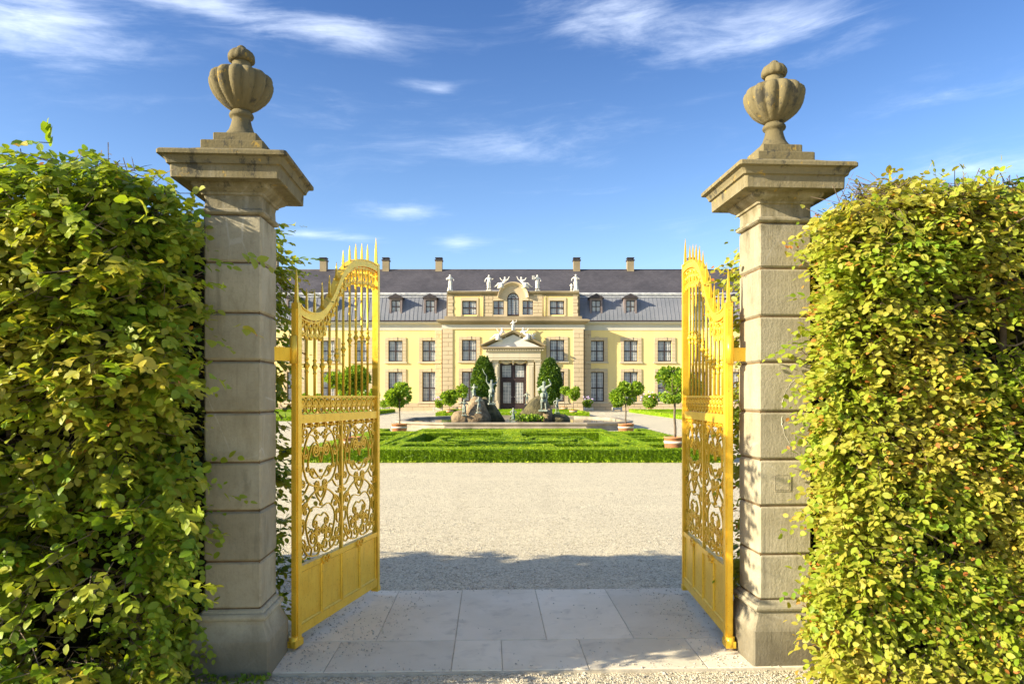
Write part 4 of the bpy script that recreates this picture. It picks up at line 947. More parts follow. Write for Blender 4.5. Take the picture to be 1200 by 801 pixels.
# ================================================================== potted trees
def crown_mesh(r, h, n, leafs, seed, m, kind='ball', lobes=9):
    rs = np.random.default_rng(seed); C = norm(rs.normal(size=(lobes, 3))) * rs.uniform(.35, .72, (lobes, 1)); rad = rs.uniform(.30, .48, lobes)
    if kind == 'oval': C = np.array([[0, 0, 0.0]]); rad = np.array([1.0])
    P = []; 
    k = rs.integers(0, len(C), n * 2); d = norm(rs.normal(size=(n * 2, 3))); rr = rad[k] * rs.uniform(.55, 1.0, n * 2) ** (.5)
    P = C[k] + d * rr[:, None]
    if kind == 'oval':
        q = 1 + .10 * (vnoise(d[:, 0] * 5 + 9, d[:, 1] * 5 + 9, d[:, 2] * 6 + seed) - .5) * 2; P = d * (rs.uniform(.8, 1.0, n * 2) * q)[:, None]; P[:, :2] *= (1 - .30 * np.maximum(0, P[:, 2:3]))
    hole = vnoise(P[:, 0] * 3.2 + seed, P[:, 1] * 3.2 + 5, P[:, 2] * 3.2 + 7); P = P[hole > (.0 if kind == 'oval' else .36)][:n]; n = len(P)
    D = norm(norm(P) + rs.normal(size=(n, 3)) * .7 + [0, 0, -.1]); Nn = norm(P) * .6 + rs.normal(size=(n, 3)) * .5 + [0, 0, .7]
    P = P * [r, r, h]; T = np.clip(rs.normal(.5, .22, n), 0, 1)
    return scatter_mesh('crown', m, P, frames(D, Nn), rs.uniform(.7, 1.2, n) * leafs, T, DV, DF, DUV)
def trunk_mesh(z0, z1, r0, r1, lean=.03, limbs=5, spread=.3, up=.35):
    m = MB(); pts = [(0, 0, z0)] + [(random.uniform(-lean, lean), random.uniform(-lean, lean), z0 + (z1 - z0) * q / 4) for q in range(1, 5)]
    m.tube(spline2(pts, 3), list(np.linspace(r0, r1, 13)), 7); e = pts[-1]
    for k in range(limbs):
        a = 2 * PI * k / limbs + random.uniform(-.4, .4); b = (e[0] + math.cos(a) * spread, e[1] + math.sin(a) * spread, e[2] + up * random.uniform(.6, 1.2)); c = ((e[0] + b[0]) / 2 + random.uniform(-.03, .03), (e[1] + b[1]) / 2, e[2] + up * .35)
        m.tube(spline2([e, c, b], 3), list(np.linspace(r1 * .7, r1 * .25, 7)), 5)
    return m.mesh('trunk', 'bark')
POT = {}
def pot(t, w, h, tagp=False):
    m = MB(); r = w / 2; m.lathe([(r * .86, 0), (r * .88, .01), (r, h - .03), (r * 1.03, h - .028), (r * 1.03, h), (r * .93, h), (r * .92, h - .05)], seg=24); o = link('pot', m.mesh('pot', 'terracotta'), t)
    m = MB(); m.lathe([(r * .985, h * .69), (r * 1.014, h * .70), (r * 1.022, h * .80), (r * .99, h * .81)], seg=24); link('band', m.mesh('band', 'pot_band'), o)
    m = MB(); m.lathe([(r * .91, h - .06), (r * .5, h - .045), (.01, h - .04)], seg=16); link('soil', m.mesh('soil', 'soil'), o)
    if tagp: m = MB(); m.box(-.045, .045, -r * 1.045, -r * 1.015, h * .26, h * .48); link('number_plate', m.mesh('number_plate', 'tag_paper'), o)
def potted(label, x, y, pw, ph, cz, cr, ch, seed, n=3200, lf=.11, m='citrus_leaf', kind='ball', tr=.03, group='citrus trees in terracotta pots', tagp=False, flowers=0):
    t = thing('potted_tree', label, 'potted tree', (x, y, 0), group=group); pot(t, pw, ph, tagp)
    link('trunk', trunk_mesh(ph - .06, cz - ch * .55, tr, tr * .8, .02, 6, cr * .45, ch * .7), t)
    o = link('crown', crown_mesh(cr, ch, n, lf, seed, m, kind), t, (0, 0, cz))
    if flowers:
        P = norm(rng.normal(size=(flowers, 3))) * rng.uniform(.95, 1.2, (flowers, 1)) * [cr, cr, ch] ; P[:, 2] = np.abs(P[:, 2])
        mm = MB()
        for p in P: mm.lathe([(.01, p[2] - .08), (.08, p[2] - .03), (.08, p[2] + .03), (.01, p[2] + .07)], p[0], p[1], 6)
        link('flowers', mm.mesh('flowers', 'lilac'), t, (0, 0, cz))
    return t
def at(px, Y): return (px - 600) / 835 * Y
def zt(py, Y): return 1.6 + (464 - py) / 835 * Y
potted('round-crowned potted citrus tree at the left rear corner of the parterre', at(468, 27.3), 27.3, .60, .55, zt(462, 27.3), .60, .50, 11, 2600, .13)
potted('round-crowned potted citrus tree in front of the right basin end', at(733.5, 27.3), 27.3, .60, .55, zt(460, 27.3), .66, .57, 12, 3400, .12)
potted('tall potted citrus in a banded pot with number plate, beside the right gate leaf', at(791, 18.5), 18.5, .56, .55, zt(450, 18.5), .76, .54, 13, 4200, .10, tr=.035, tagp=True)
potted('tall leafy potted citrus seen through the bars of the left gate leaf', at(410, 18.5), 18.5, .56, .55, zt(452, 18.5), .72, .50, 14, 4600, .095, tr=.035)
potted('bushy dark potted tree on the lawn left of the fountain rocks', at(527, 60), 60, .62, .50, zt(466, 60), .78, .85, 15, 1700, .22)
potted('slim pale potted citrus right behind the bushy one, left of the fountain', at(541, 72), 72, .60, .50, zt(458.5, 72), .75, .62, 16, 1100, .22)
potted('larger of two potted citrus trees right of the fountain rocks', at(672, 58), 58, .66, .50, zt(461, 58), .62, .56, 17, 1700, .18)
potted('smaller of two potted citrus trees right of the fountain rocks', at(661.5, 72), 72, .66, .52, zt(459, 72), .70, .55, 18, 1100, .20)
potted('broad potted shrub with lilac blooms near the right lawn edge', at(761, 73), 73, .62, .40, zt(468.5, 73), .95, .75, 19, 1600, .22, flowers=12)
potted('potted citrus left of the front walk, half behind the left gate stile', at(438, 62), 62, .66, .50, zt(463, 62), .62, .75, 20, 1500, .20)
potted('potted shrub on the left lawn, seen through the left gate leaf near its hinge', at(352, 60), 60, .66, .50, zt(468, 60), .8, .7, 21, 1500, .20)
potted('second potted shrub on the left lawn, seen through the middle of the left gate leaf', at(375, 66), 66, .66, .50, zt(470, 66), .8, .65, 22, 1500, .20)
potted('potted shrub on the right lawn, seen through the right gate leaf', at(815, 62), 62, .66, .50, zt(467, 62), .8, .7, 23, 1500, .20)
def planter(label, px, seed, w=.95):
    x = at(px, 78.3); t = thing('white_planter', label, 'planter', (x, 77.6, 0), group='wooden planters along the palace wall'); m = MB()
    for s in (-1, 1):
        for q in (-1, 1): m.box(s * w / 2 - .05, s * w / 2 + .05, q * .25 - .05, q * .25 + .05, 0, .42)
    m.box(-w / 2, w / 2, -.27, .27, .10, .36); link('box', m.mesh('box', 'wood_white'), t); link('crown', crown_mesh(.66, .42, 900, .2, seed, 'citrus_leaf'), t, (0, 0, .78))
    mm = MB()
    for k in range(7):
        p = (random.uniform(-.6, .6), random.uniform(-.4, .3), 1.2 + random.uniform(0, .35)); mm.lathe([(.01, p[2] - .08), (.08, p[2] - .02), (.08, p[2] + .03), (.01, p[2] + .08)], p[0], p[1], 6); mm.tube([(p[0] * .7, p[1] * .7, .9), (p[0], p[1], p[2])], .01, 4)
    link('flowers', mm.mesh('flowers', 'lilac'), t)
planter('pale wooden planter of flowers at the wall right of the centre downpipe', 688.7, 31)
planter('pale wooden planter of flowers below the first right-wing windows', 722, 32)
planter('pale wooden planter of flowers at the wall left of the centre downpipe', 514, 33)
planter('pale wooden planter of flowers beneath the left wing near the gate leaf', 452, 34)
for px, lab in ((566.5, 'tall clipped oval yew left of the palace door'), (644.5, 'tall clipped oval yew right of the palace door')):
    Y = 73.5; t = thing('clipped_yew', lab, 'tree', (at(px, Y), Y, 0), group='clipped yews flanking the palace door')
    zc = zt(444.5 if px < 600 else 446.5, Y); link('trunk', trunk_mesh(-.05, zc - 1.8, .09, .07, .01, 6, .5, 1.0), t); link('crown', crown_mesh(1.28, 2.42, 9000, .20, 41 if px < 600 else 42, 'yew_leaf', 'oval'), t, (0, 0, zc))
    m = MB(); m.lathe([(max(.02, 1.08 * math.sin(PI * q / 12) * (1 - .26 * max(0, -math.cos(PI * q / 12)))), -2.1 * math.cos(PI * q / 12)) for q in range(13)], seg=16); link('inner_growth', m.mesh('inner_growth', 'box_core'), t, (0, 0, zc))
# ================================================================== figures (statues)
def body_mesh(name, J, m, fat=1.15):
    """J: joint dict in units of the standing height; grown with Skin + Subdivision, then frozen"""
    order = ['pelvis', 'waist', 'chest', 'neck', 'head', 'crown', 'shl', 'ell', 'wrl', 'hal', 'shr', 'elr', 'wrr', 'har', 'hil', 'knl', 'anl', 'tol', 'hir', 'knr', 'anr', 'tor']
    E = [('pelvis', 'waist'), ('waist', 'chest'), ('chest', 'neck'), ('neck', 'head'), ('head', 'crown'), ('chest', 'shl'), ('shl', 'ell'), ('ell', 'wrl'), ('wrl', 'hal'), ('chest', 'shr'), ('shr', 'elr'), ('elr', 'wrr'), ('wrr', 'har'),
         ('pelvis', 'hil'), ('hil', 'knl'), ('knl', 'anl'), ('anl', 'tol'), ('pelvis', 'hir'), ('hir', 'knr'), ('knr', 'anr'), ('anr', 'tor')]
    rad = dict(pelvis=.085, waist=.072, chest=.092, neck=.034, head=.058, crown=.045, shl=.045, ell=.030, wrl=.022, hal=.026, shr=.045, elr=.030, wrr=.022, har=.026, hil=.068, knl=.044, anl=.028, tol=.024, hir=.068, knr=.044, anr=.028, tor=.024)
    me = bpy.data.meshes.new(name); me.from_pydata([J[k] for k in order], [(order.index(a), order.index(b)) for a, b in E], [])
    o = bpy.data.objects.new(name, me); COL.objects.link(o); sk = o.modifiers.new('skin', 'SKIN'); ss = o.modifiers.new('sub', 'SUBSURF'); ss.levels = 1; ss.render_levels = 1
    for i, k in enumerate(order): r = rad[k] * (fat if k not in ('head', 'crown', 'neck') else 1.1); me.skin_vertices[0].data[i].radius = (r, r * (.8 if k in ('chest', 'waist', 'pelvis') else 1)); me.skin_vertices[0].data[i].use_root = (k == 'pelvis')
    dg = bpy.context.evaluated_depsgraph_get(); out = bpy.data.meshes.new_from_object(o.evaluated_get(dg)); bpy.data.objects.remove(o)
    out.name = name; out.materials.clear(); out.materials.append(MAT[m]); out.polygons.foreach_set('use_smooth', [True] * len(out.polygons)); return out
def stand(lift_r=(.22, -.05, .95), lift_l=(-.26, -.04, .60), sway=.02):
    """contrapposto: x right, -y to the front; hands given, elbows solved"""
    J = dict(pelvis=(sway, 0, .53), waist=(sway * .4, 0, .61), chest=(-sway * .4, .0, .73), neck=(-.005, -.005, .835), head=(.0, -.015, .885), crown=(.005, -.01, .955),
             shl=(-.115, 0, .79), shr=(.115, 0, .79), hil=(-.055 + sway, 0, .49), hir=(.055 + sway, 0, .49), knl=(-.075, -.055, .28), anl=(-.085, .02, .055), tol=(-.095, -.06, .018), knr=(.06, -.02, .28), anr=(.06, .02, .055), tor=(.08, -.06, .018))
    for s, h in (('r', lift_r), ('l', lift_l)):
        a = Vector(J['sh' + s]); b = Vector(h); d = b - a; L = d.length; u = .17; 
        if L > .32: b = a + d * (.32 / L); d = b - a; L = .32
        mid = (a + b) / 2; side = Vector((1 if s == 'r' else -1, .35, -.8)); side = (side - d * (side.dot(d) / max(L * L, 1e-6))).normalized(); e = mid + side * math.sqrt(max(u * u - L * L / 4, 0.0004))
        J['el' + s] = tuple(e); J['wr' + s] = tuple(b); J['ha' + s] = tuple(b + (b - e).normalized() * .05)
    return J
def recline(s=1):
    J = stand((.2, -.1, .62), (-.3, -.05, .45))
    J.update(pelvis=(-.12 * s, 0, .09), waist=(-.08 * s, 0, .17), chest=(-.02 * s, 0, .29), neck=(.01 * s, 0, .39), head=(.02 * s, -.02, .445), crown=(.025 * s, -.015, .51),
             shl=(.02 * s - .10, .0, .345), shr=(.02 * s + .10, .0, .345), hil=(-.15 * s, -.05, .075), hir=(-.15 * s, .06, .075), knl=(-.36 * s, -.06, .17), knr=(-.40 * s, .07, .10), anl=(-.50 * s, -.06, .00), anr=(-.60 * s, .07, -.05), tol=(-.56 * s, -.06, .00), tor=(-.66 * s, .07, -.03))
    near, far = ('r', 'l') if s > 0 else ('l', 'r')
    J['el' + near] = (.17 * s, .0, .20); J['wr' + near] = (.19 * s, -.03, .06); J['ha' + near] = (.22 * s, -.05, .03)
    J['el' + far] = (-.17 * s, -.06, .33); J['wr' + far] = (-.25 * s, -.07, .45); J['ha' + far] = (-.28 * s, -.07, .49)
    return J
def raised(s=1):
    J = recline(s); near, far = ('r', 'l') if s > 0 else ('l', 'r'); 
    J['el' + near] = (.20 * s, -.04, .38); J['wr' + near] = (.27 * s, -.05, .52); J['ha' + near] = (.29 * s, -.05, .57); return J
BODY = {}
def body(key, J, m):
    if key not in BODY: BODY[key] = body_mesh('figure', J, m, 1.2 if 'white' in m else 1.0)
    return BODY[key]
def drape(mname, h=1.0, low=.0, hem=.15, seed=1, top=.56):
    m = MB(); rs = random.Random(seed); ph = rs.uniform(0, 6)
    lob = lambda a, z: (.16 * math.sin(a * 5 + ph + z * 3) + .10 * math.sin(a * 9 + ph * 2 - z * 5))
    m.lathe([(.075, top + .02), (.10, top), (.105, top - .07), (.10, top - .18), (hem * .85, low + .16), (hem, low + .05), (hem * 1.02, low)], seg=36, lob=lob); return m.mesh('drapery', mname)
def statue(label, x, y, z, h, J, key, m='statue_white', rz=0, dr=None, extra=None, plinth=True, group=None, cat='statue'):
    t = thing('statue', label, cat, (x, y, z), rz, group)
    b = 0.07 * h if plinth else 0
    if plinth: mm = MB(); mm.square([(.15 * h, 0), (.16 * h, .01), (.16 * h, b - .01), (.145 * h, b)], ch=.02); link('plinth', mm.mesh('plinth', m), t)
    o = link('figure', body(key + m, J, m), t, (0, 0, b)); o.scale = (h * (1 - .0),) * 3
    mm = MB(); hd = Vector(J['crown']) * .55 + Vector(J['head']) * .45; mm.lathe([(.012, hd.z - .045), (.052, hd.z - .03), (.063, hd.z), (.060, hd.z + .03), (.035, hd.z + .055), (.006, hd.z + .062)], hd.x, hd.y + .012, 10, lob=lambda a, z: .1 * math.sin(a * 4 + z * 60)); hh = link('hair', mm.mesh('hair', m), t, (0, 0, b)); hh.scale = (h,) * 3
    if dr: d = link('drapery', dr, t, (0, 0, b)); d.scale = (h,) * 3
    if extra: e = MB(); nm = extra(e); q = link(nm, e.mesh(nm, m), t, (0, 0, b)); q.scale = (h,) * 3
    return t
DW = drape('statue_white', hem=.135, seed=3); DW2 = drape('statue_white', low=.10, hem=.12, seed=5, top=.60); DG = drape('statue_green', low=.16, hem=.115, seed=8); DG2 = drape('statue_green', low=.26, hem=.10, seed=12)

# ================================================================== fountain
def blob(m, cx, cy, z0, prof, seed, seg=26, amp=.16):
    """craggy rock: prof = [(rx, ry, dx, z)]"""
    rr = []
    for k, (rx, ry, ddx, z) in enumerate(prof):
        ring = []
        for i in range(seg):
            a = 2 * PI * i / seg; q = 1 + amp * (float(vnoise(math.cos(a) * 2.2 + seed + 9, math.sin(a) * 2.2 + 9, z * 2.1 + seed)) - .5) * 2 + amp * .5 * (float(vnoise(math.cos(a) * 6 + seed + 9, math.sin(a) * 6 + 9, z * 6 + seed)) - .5)
            ring.append((cx + ddx + rx * q * math.cos(a), cy + ry * q * math.sin(a), z0 + z))
        rr.append(ring)
    m.rings(rr, True)
fx = .05
ft = thing('fountain_basin', 'large low stone fountain basin of dark water behind the parterre', 'fountain', (fx, 38.5, 0))
OUT = [(-3.2, 33.1), (3.4, 33.1), (5.35, 34.0), (6.0, 36.0), (6.0, 41.5), (4.0, 44.5), (-4.0, 44.5), (-6.0, 41.5), (-5.9, 36.0), (-5.1, 34.3)]
OUT = [(x, y - 38.5) for x, y in OUT]
def inset(P, d):
    cx = sum(p[0] for p in P) / len(P); cy = sum(p[1] for p in P) / len(P); o = []
    for x, y in P: L = math.hypot(x - cx, y - cy); k = (L - d) / L; o.append((cx + (x - cx) * k, cy + (y - cy) * k))
    return o
m = MB(); rr = []
for d, z in ((-.06, -.05), (-.06, .12), (0, .13), (.02, .24), (-.05, .26), (-.08, .30), (-.07, .35), (-.03, .375), (.36, .375), (.42, .35), (.42, .05)): rr.append([(x, y, z) for x, y in inset(OUT, d)])
m.rings(rr, cap=False); link('basin_rim', m.mesh('basin_rim', 'rim_stone'), ft)
m = MB(); m.hprism(inset(OUT, .40), .05, .26); link('water', m.mesh('water', 'water'), ft)
RY = 38.2
def rock(label, cx, cy, z0, prof, seed, mm, amp=.16):
    t = thing('fountain_rock', label, 'rock', (cx, cy, z0), group='rocks standing in the fountain'); m = MB(); blob(m, 0, 0, 0, prof, seed, amp=amp); link('stone', m.mesh('stone', mm), t); return t
rock('tall pale craggy rock on the left of the fountain', at(557, RY), RY, .2, [(.95, .8, 0, 0), (.88, .75, 0, .35), (.62, .62, .05, .75), (.42, .5, .08, 1.1), (.26, .34, .05, 1.32), (.08, .12, .04, 1.42)], 2, 'rock')
rock('low pale boulder left of the tall fountain rock', at(541, RY), RY - .2, .2, [(.55, .6, 0, 0), (.55, .55, 0, .3), (.40, .45, 0, .55), (.12, .2, 0, .66)], 5, 'rock')
rock('sloping rock flank coloured as shade, right of the tall fountain rock', at(575, RY + .6), RY + .5, .2, [(.80, .6, 0, 0), (.66, .55, -.08, .5), (.42, .45, -.18, .95), (.22, .3, -.28, 1.25), (.06, .1, -.32, 1.36)], 8, 'dark_rock', .10)  # shaded side of the tall rock, its shade painted as dark stone
rock('brown mossy mound on the right of the fountain', at(628, RY + .4), RY + .4, .2, [(.95, .7, -.12, 0), (.85, .65, -.05, .4), (.66, .55, .06, .85), (.45, .4, .16, 1.2), (.26, .25, .22, 1.38), (.07, .1, .24, 1.44)], 14, 'dark_rock', .12)
rock('upright pale block beneath the right fountain statue', at(642, RY - .3), RY - .3, .2, [(.26, .3, 0, 0), (.25, .3, 0, .45), (.23, .28, 0, .72), (.12, .15, 0, .76)], 20, 'rock', .05)
rock('dark low ledge at the right of the fountain rocks', at(655, RY), RY, .2, [(.60, .5, 0, 0), (.58, .5, 0, .25), (.45, .4, -.08, .42), (.2, .2, -.1, .46)], 24, 'dark_rock', .08)
t = thing('stone_ledge', 'pale stone bench ledge between the fountain rocks', 'bench', (at(591, RY + 2), RY + 2, .2)); m = MB(); m.box(-.75, .75, -.2, .2, .22, .32); link('seat', m.mesh('seat', 'rim_stone'), t)
for s in (-.55, .55): m = MB(); m.box(s - .1, s + .1, -.15, .15, 0, .22); link('leg', m.mesh('leg', 'rim_stone'), t)
# sheet of spray-washed reeds before the mound
n = 420; P = np.stack([at(619, 37.4) + rng.normal(0, .35, n), 37.4 + rng.normal(0, .25, n), np.full(n, .25)], 1); D = norm(np.stack([rng.normal(0, .35, n), rng.normal(0, .3, n), np.ones(n)], 1))
P[:, 2] += rng.uniform(0, .30, n); me = scatter_mesh('fountain_reeds', 'box_leaf', P, frames(D, rng.normal(size=(n, 3)) + [0, -1, 0]), rng.uniform(.08, .20, n), rng.uniform(.0, .5, n), DV, DF, DUV); o = link('fountain_reeds', me); o['kind'] = 'stuff'; o['label'] = 'pale green water plants growing before the fountain mound'

G = 'weathered statues of the fountain'
up = stand((.27, -.05, 1.05), (-.24, -.08, 1.16), .03)
def sword(e): h = up['hal']; e.tube([h, (h[0] - .10, h[1], h[2] + .12), (h[0] - .18, h[1], h[2] + .30)], [.022, .018, .008], 6); return 'raised_club'
Yf = 38.0
def F(label, px, ybot, ytop, Y, J, key, rz=0, dr=None, extra=None, m='statue_green'):
    z0 = zt(ybot, Y); h = (zt(ytop, Y) - z0) / 1.04; return statue(label, at(px, Y), Y, z0, h, J, key, m, rz, dr, extra, True, G)
F('green weathered statue raising a club, on the rock left of the door', 576, 474, 445, Yf, up, 'up', .2, DG2, sword)
F('dark green statue crouched on top of the tall fountain rock', 555.5, 467, 450, Yf, stand((.26, -.06, .80), (-.27, -.06, .82), -.03), 'spread', -.3, DG)
F('small pale statue standing at the foot of the tall fountain rock', 561, 484, 465, Yf - 1.0, stand((.2, -.1, .75), (-.15, -.15, .70), .03), 'calm', .3, None)
F('pale statue on the low boulder at the left end of the fountain rocks', 544, 487, 468, Yf - .6, stand((.25, -.06, .55), (-.18, -.14, .80), -.03), 'left', .1, DG)
F('tall green statue with raised arm on the right fountain block', 637.5, 482, 447, Yf - .3, stand((.20, -.08, 1.02), (-.14, -.14, .68), .04), 'rightup', -.25, DG2)
F('pale statue of a youth standing just right of the door base', 617.5, 474, 459, Yf + .8, stand((.26, -.06, .62), (-.22, -.08, .60), .02), 'youth', .1, None)
F('pale leaning statue behind the dark ledge at the right', 653, 484, 466, Yf + 1.6, stand((.30, -.06, 1.0), (-.22, -.06, .56), -.04), 'lean', .2, None)
F('seated grey statue in the middle of the fountain', 601.5, 494.5, 478, Yf - 1.2, stand((.16, -.14, .62), (-.16, -.14, .62), .0), 'mid', 0, DG)
F('small grey statue at the left edge of the central group, beside the low boulder', 549, 489, 474, Yf + 2, stand((.2, -.1, .7), (-.2, -.1, .62), .02), 'calm2', .6, None)

# ================================================================== palace
XC, FY, CY_ = 0.13, 80.0, 78.8
pal = thing('palace', 'long yellow baroque palace with sandstone trim and grey mansard roof behind the garden', 'palace', (XC, FY, 0))
def pl(name, m, mt, parent=None, loc=(0, 0, 0)): return link(name, m.mesh(name, mt), parent or pal, loc)
def wall(m, x0, x1, z0, z1, y, holes, dep):
    xs = sorted({x0, x1, *[h[0] for h in holes], *[h[1] for h in holes]}); zs = sorted({z0, z1, *[h[2] for h in holes], *[h[3] for h in holes]})
    for a, b in zip(xs, xs[1:]):
        for c, d in zip(zs, zs[1:]):
            mx, mz = (a + b) / 2, (c + d) / 2
            if any(h[0] < mx < h[1] and h[2] < mz < h[3] for h in holes): continue
            m.quad((a, y, c), (b, y, c), (b, y, d), (a, y, d))
    for a, b, c, d in holes:
        for p, q in (((a, c), (b, c)), ((b, c), (b, d)), ((b, d), (a, d)), ((a, d), (a, c))): m.quad((p[0], y, p[1]), (q[0], y, q[1]), (q[0], y + dep, q[1]), (p[0], y + dep, p[1]))
WX = [9.41 + 3.8 * k for k in range(7)]
UPZ, LOZ = (5.49, 7.83), (1.00, 4.32)
ww = .79
rightH = [(s * x - ww, s * x + ww, z0, z1) for s in (1,) for x in WX for z0, z1 in (UPZ, LOZ)]
leftH = [(-b, -a, c, d) for a, b, c, d in rightH]
XE = 36.0
m = MB(); wall(m, 7.6, XE, .85, 9.0, 0, rightH, .3); pl('wing_wall', m, 'yellow_wall'); m = MB(); wall(m, -XE, -7.6, .85, 9.0, 0, leftH, .3); pl('wing_wall', m, 'yellow_wall')
cH = [(s * 4.86 - .80, s * 4.86 + .80, z0, z1) for s in (-1, 1) for z0, z1 in (UPZ, (1.0, 4.32))] + [(-1.48, 1.48, .12, 5.25)]
yc = CY_ - FY
m = MB(); wall(m, -7.75, 7.75, .85, 9.0, yc, [h if h[2] > .5 else (h[0], h[1], .85, h[3]) for h in cH], .3)
for s in (-1, 1): m.quad((s * 7.75, yc, .85), (s * 7.75, 0.2, .85), (s * 7.75, 0.2, 9.0), (s * 7.75, yc, 9.0))
pl('centre_wall', m, 'yellow_wall')
m = MB(); m.box(-XE + .1, XE - .1, .8, 12.5, 0, 9.5); m.box(-7.4, 7.4, yc + .5, 1.2, 0, 13.0); pl('inner_walls', m, 'joint')
# stone base course in ashlar blocks
def ashlar(name, x0, x1, y, z0, z1, bw, rows, mt='sandstone', proud=.08, parent=None, dep=.3):
    m = MB(); back = MB(); hh = (z1 - z0) / rows
    for r_ in range(rows):
        x = x0 - (bw / 2 if r_ % 2 else 0)
        while x < x1 - .01:
            a, b = max(x, x0), min(x + bw, x1); x += bw
            if b - a < .08: continue
            g = .014; e = .02; z_a = z0 + r_ * hh + g; z_b = z0 + (r_ + 1) * hh - g; pr = proud + random.uniform(-.006, .006)
            m.rings([[(a + g, y + dep, z_a), (b - g, y + dep, z_a), (b - g, y + dep, z_b), (a + g, y + dep, z_b)], [(a + g, y - pr + e, z_a), (b - g, y - pr + e, z_a), (b - g, y - pr + e, z_b), (a + g, y - pr + e, z_b)], [(a + g + e, y - pr, z_a + e), (b - g - e, y - pr, z_a + e), (b - g - e, y - pr, z_b - e), (a + g + e, y - pr, z_b - e)]])
    back.box(x0 + .01, x1 - .01, y - proud + .045, y + dep - .02, z0 + .005, z1 - .005)
    o = link(name, m.mesh(name, mt), parent or pal); o['kind'] = 'stuff' if (x1 - x0) > 5 else 'part'
    if o['kind'] == 'part': del o['kind']
    link('joints', back.mesh('joints', 'joint'), o); return o
ashlar('base_course', 7.78, XE, 0, -.05, .85, 1.3, 2); ashlar('base_course', -XE, -7.78, 0, -.05, .85, 1.3, 2)
ashlar('base_course', -7.75, -2.95, yc, -.05, .85, 1.2, 2); ashlar('base_course', 2.95, 7.75, yc, -.05, .85, 1.2, 2)
# corner pilasters of quoin stones
for x0, x1, y, dep in ((-7.8, -6.65, yc, .3), (6.65, 7.8, yc, .3), (-8.75, -7.98, 0, .2), (7.98, 8.75, 0, .2)):
    ashlar('quoins', x0, x1, y, .86, 8.98, 1.3 if dep > .25 else .9, 17, proud=.10, dep=dep)
for s in (-1, 1): ashlar('quoins', *sorted((s * (XE - 1.1), s * XE)), 0, .86, 8.98, 1.3, 17, proud=.10)
# frieze, cornice
def cornice(name, x0, x1, y, prof, mt, parent=None, ret=0):
    """prof [(out, z)]: moulding run along x, closed ends"""
    m = MB(); pts = [(-o, z) for o, z in prof]
    pts = [(0.25, prof[0][1])] + [(-o, z) for o, z in prof] + [(0.25, prof[-1][1])]
    n = len(pts); e0 = [(x0 - max(0, -p[0]) * ret, y + p[0], p[1]) for p in pts]; e1 = [(x1 + max(0, -p[0]) * ret, y + p[0], p[1]) for p in pts]
    m.rings([e0, e1]); return link(name, m.mesh(name, mt), parent or pal)
for x0, x1 in ((-XE, -7.9), (7.9, XE)):
    cornice('frieze', x0, x1, 0, [(.06, 8.99), (.06, 9.50), (.10, 9.52), (.10, 9.60)], 'grey_frieze')
    cornice('cornice', x0, x1, 0, [(.12, 9.61), (.22, 9.68), (.42, 9.74), (.50, 9.82), (.50, 9.92)], 'grey_frieze')
    cornice('gutter', x0, x1, 0, [(.53, 9.93), (.60, 9.95), (.60, 10.05), (.5, 10.06)], 'brown_frame')
cornice('architrave', -7.82, 7.82, yc, [(.10, 8.99), (.10, 9.10), (.06, 9.12)], 'pale_stone', ret=1)
cornice('frieze', -7.82, 7.82, yc, [(.07, 9.123), (.07, 9.50)], 'grey_frieze', ret=1)
cornice('cornice', -7.82, 7.82, yc, [(.12, 9.503), (.22, 9.60), (.46, 9.70), (.50, 9.80), (.62, 9.86), (.62, 9.98), (.3, 10.10)], 'weathered_stone', ret=1)
cornice('blocking_course', -7.5, 7.5, yc + .25, [(.12, 10.11), (.12, 10.42), (.08, 10.46)], 'weathered_stone', ret=1)
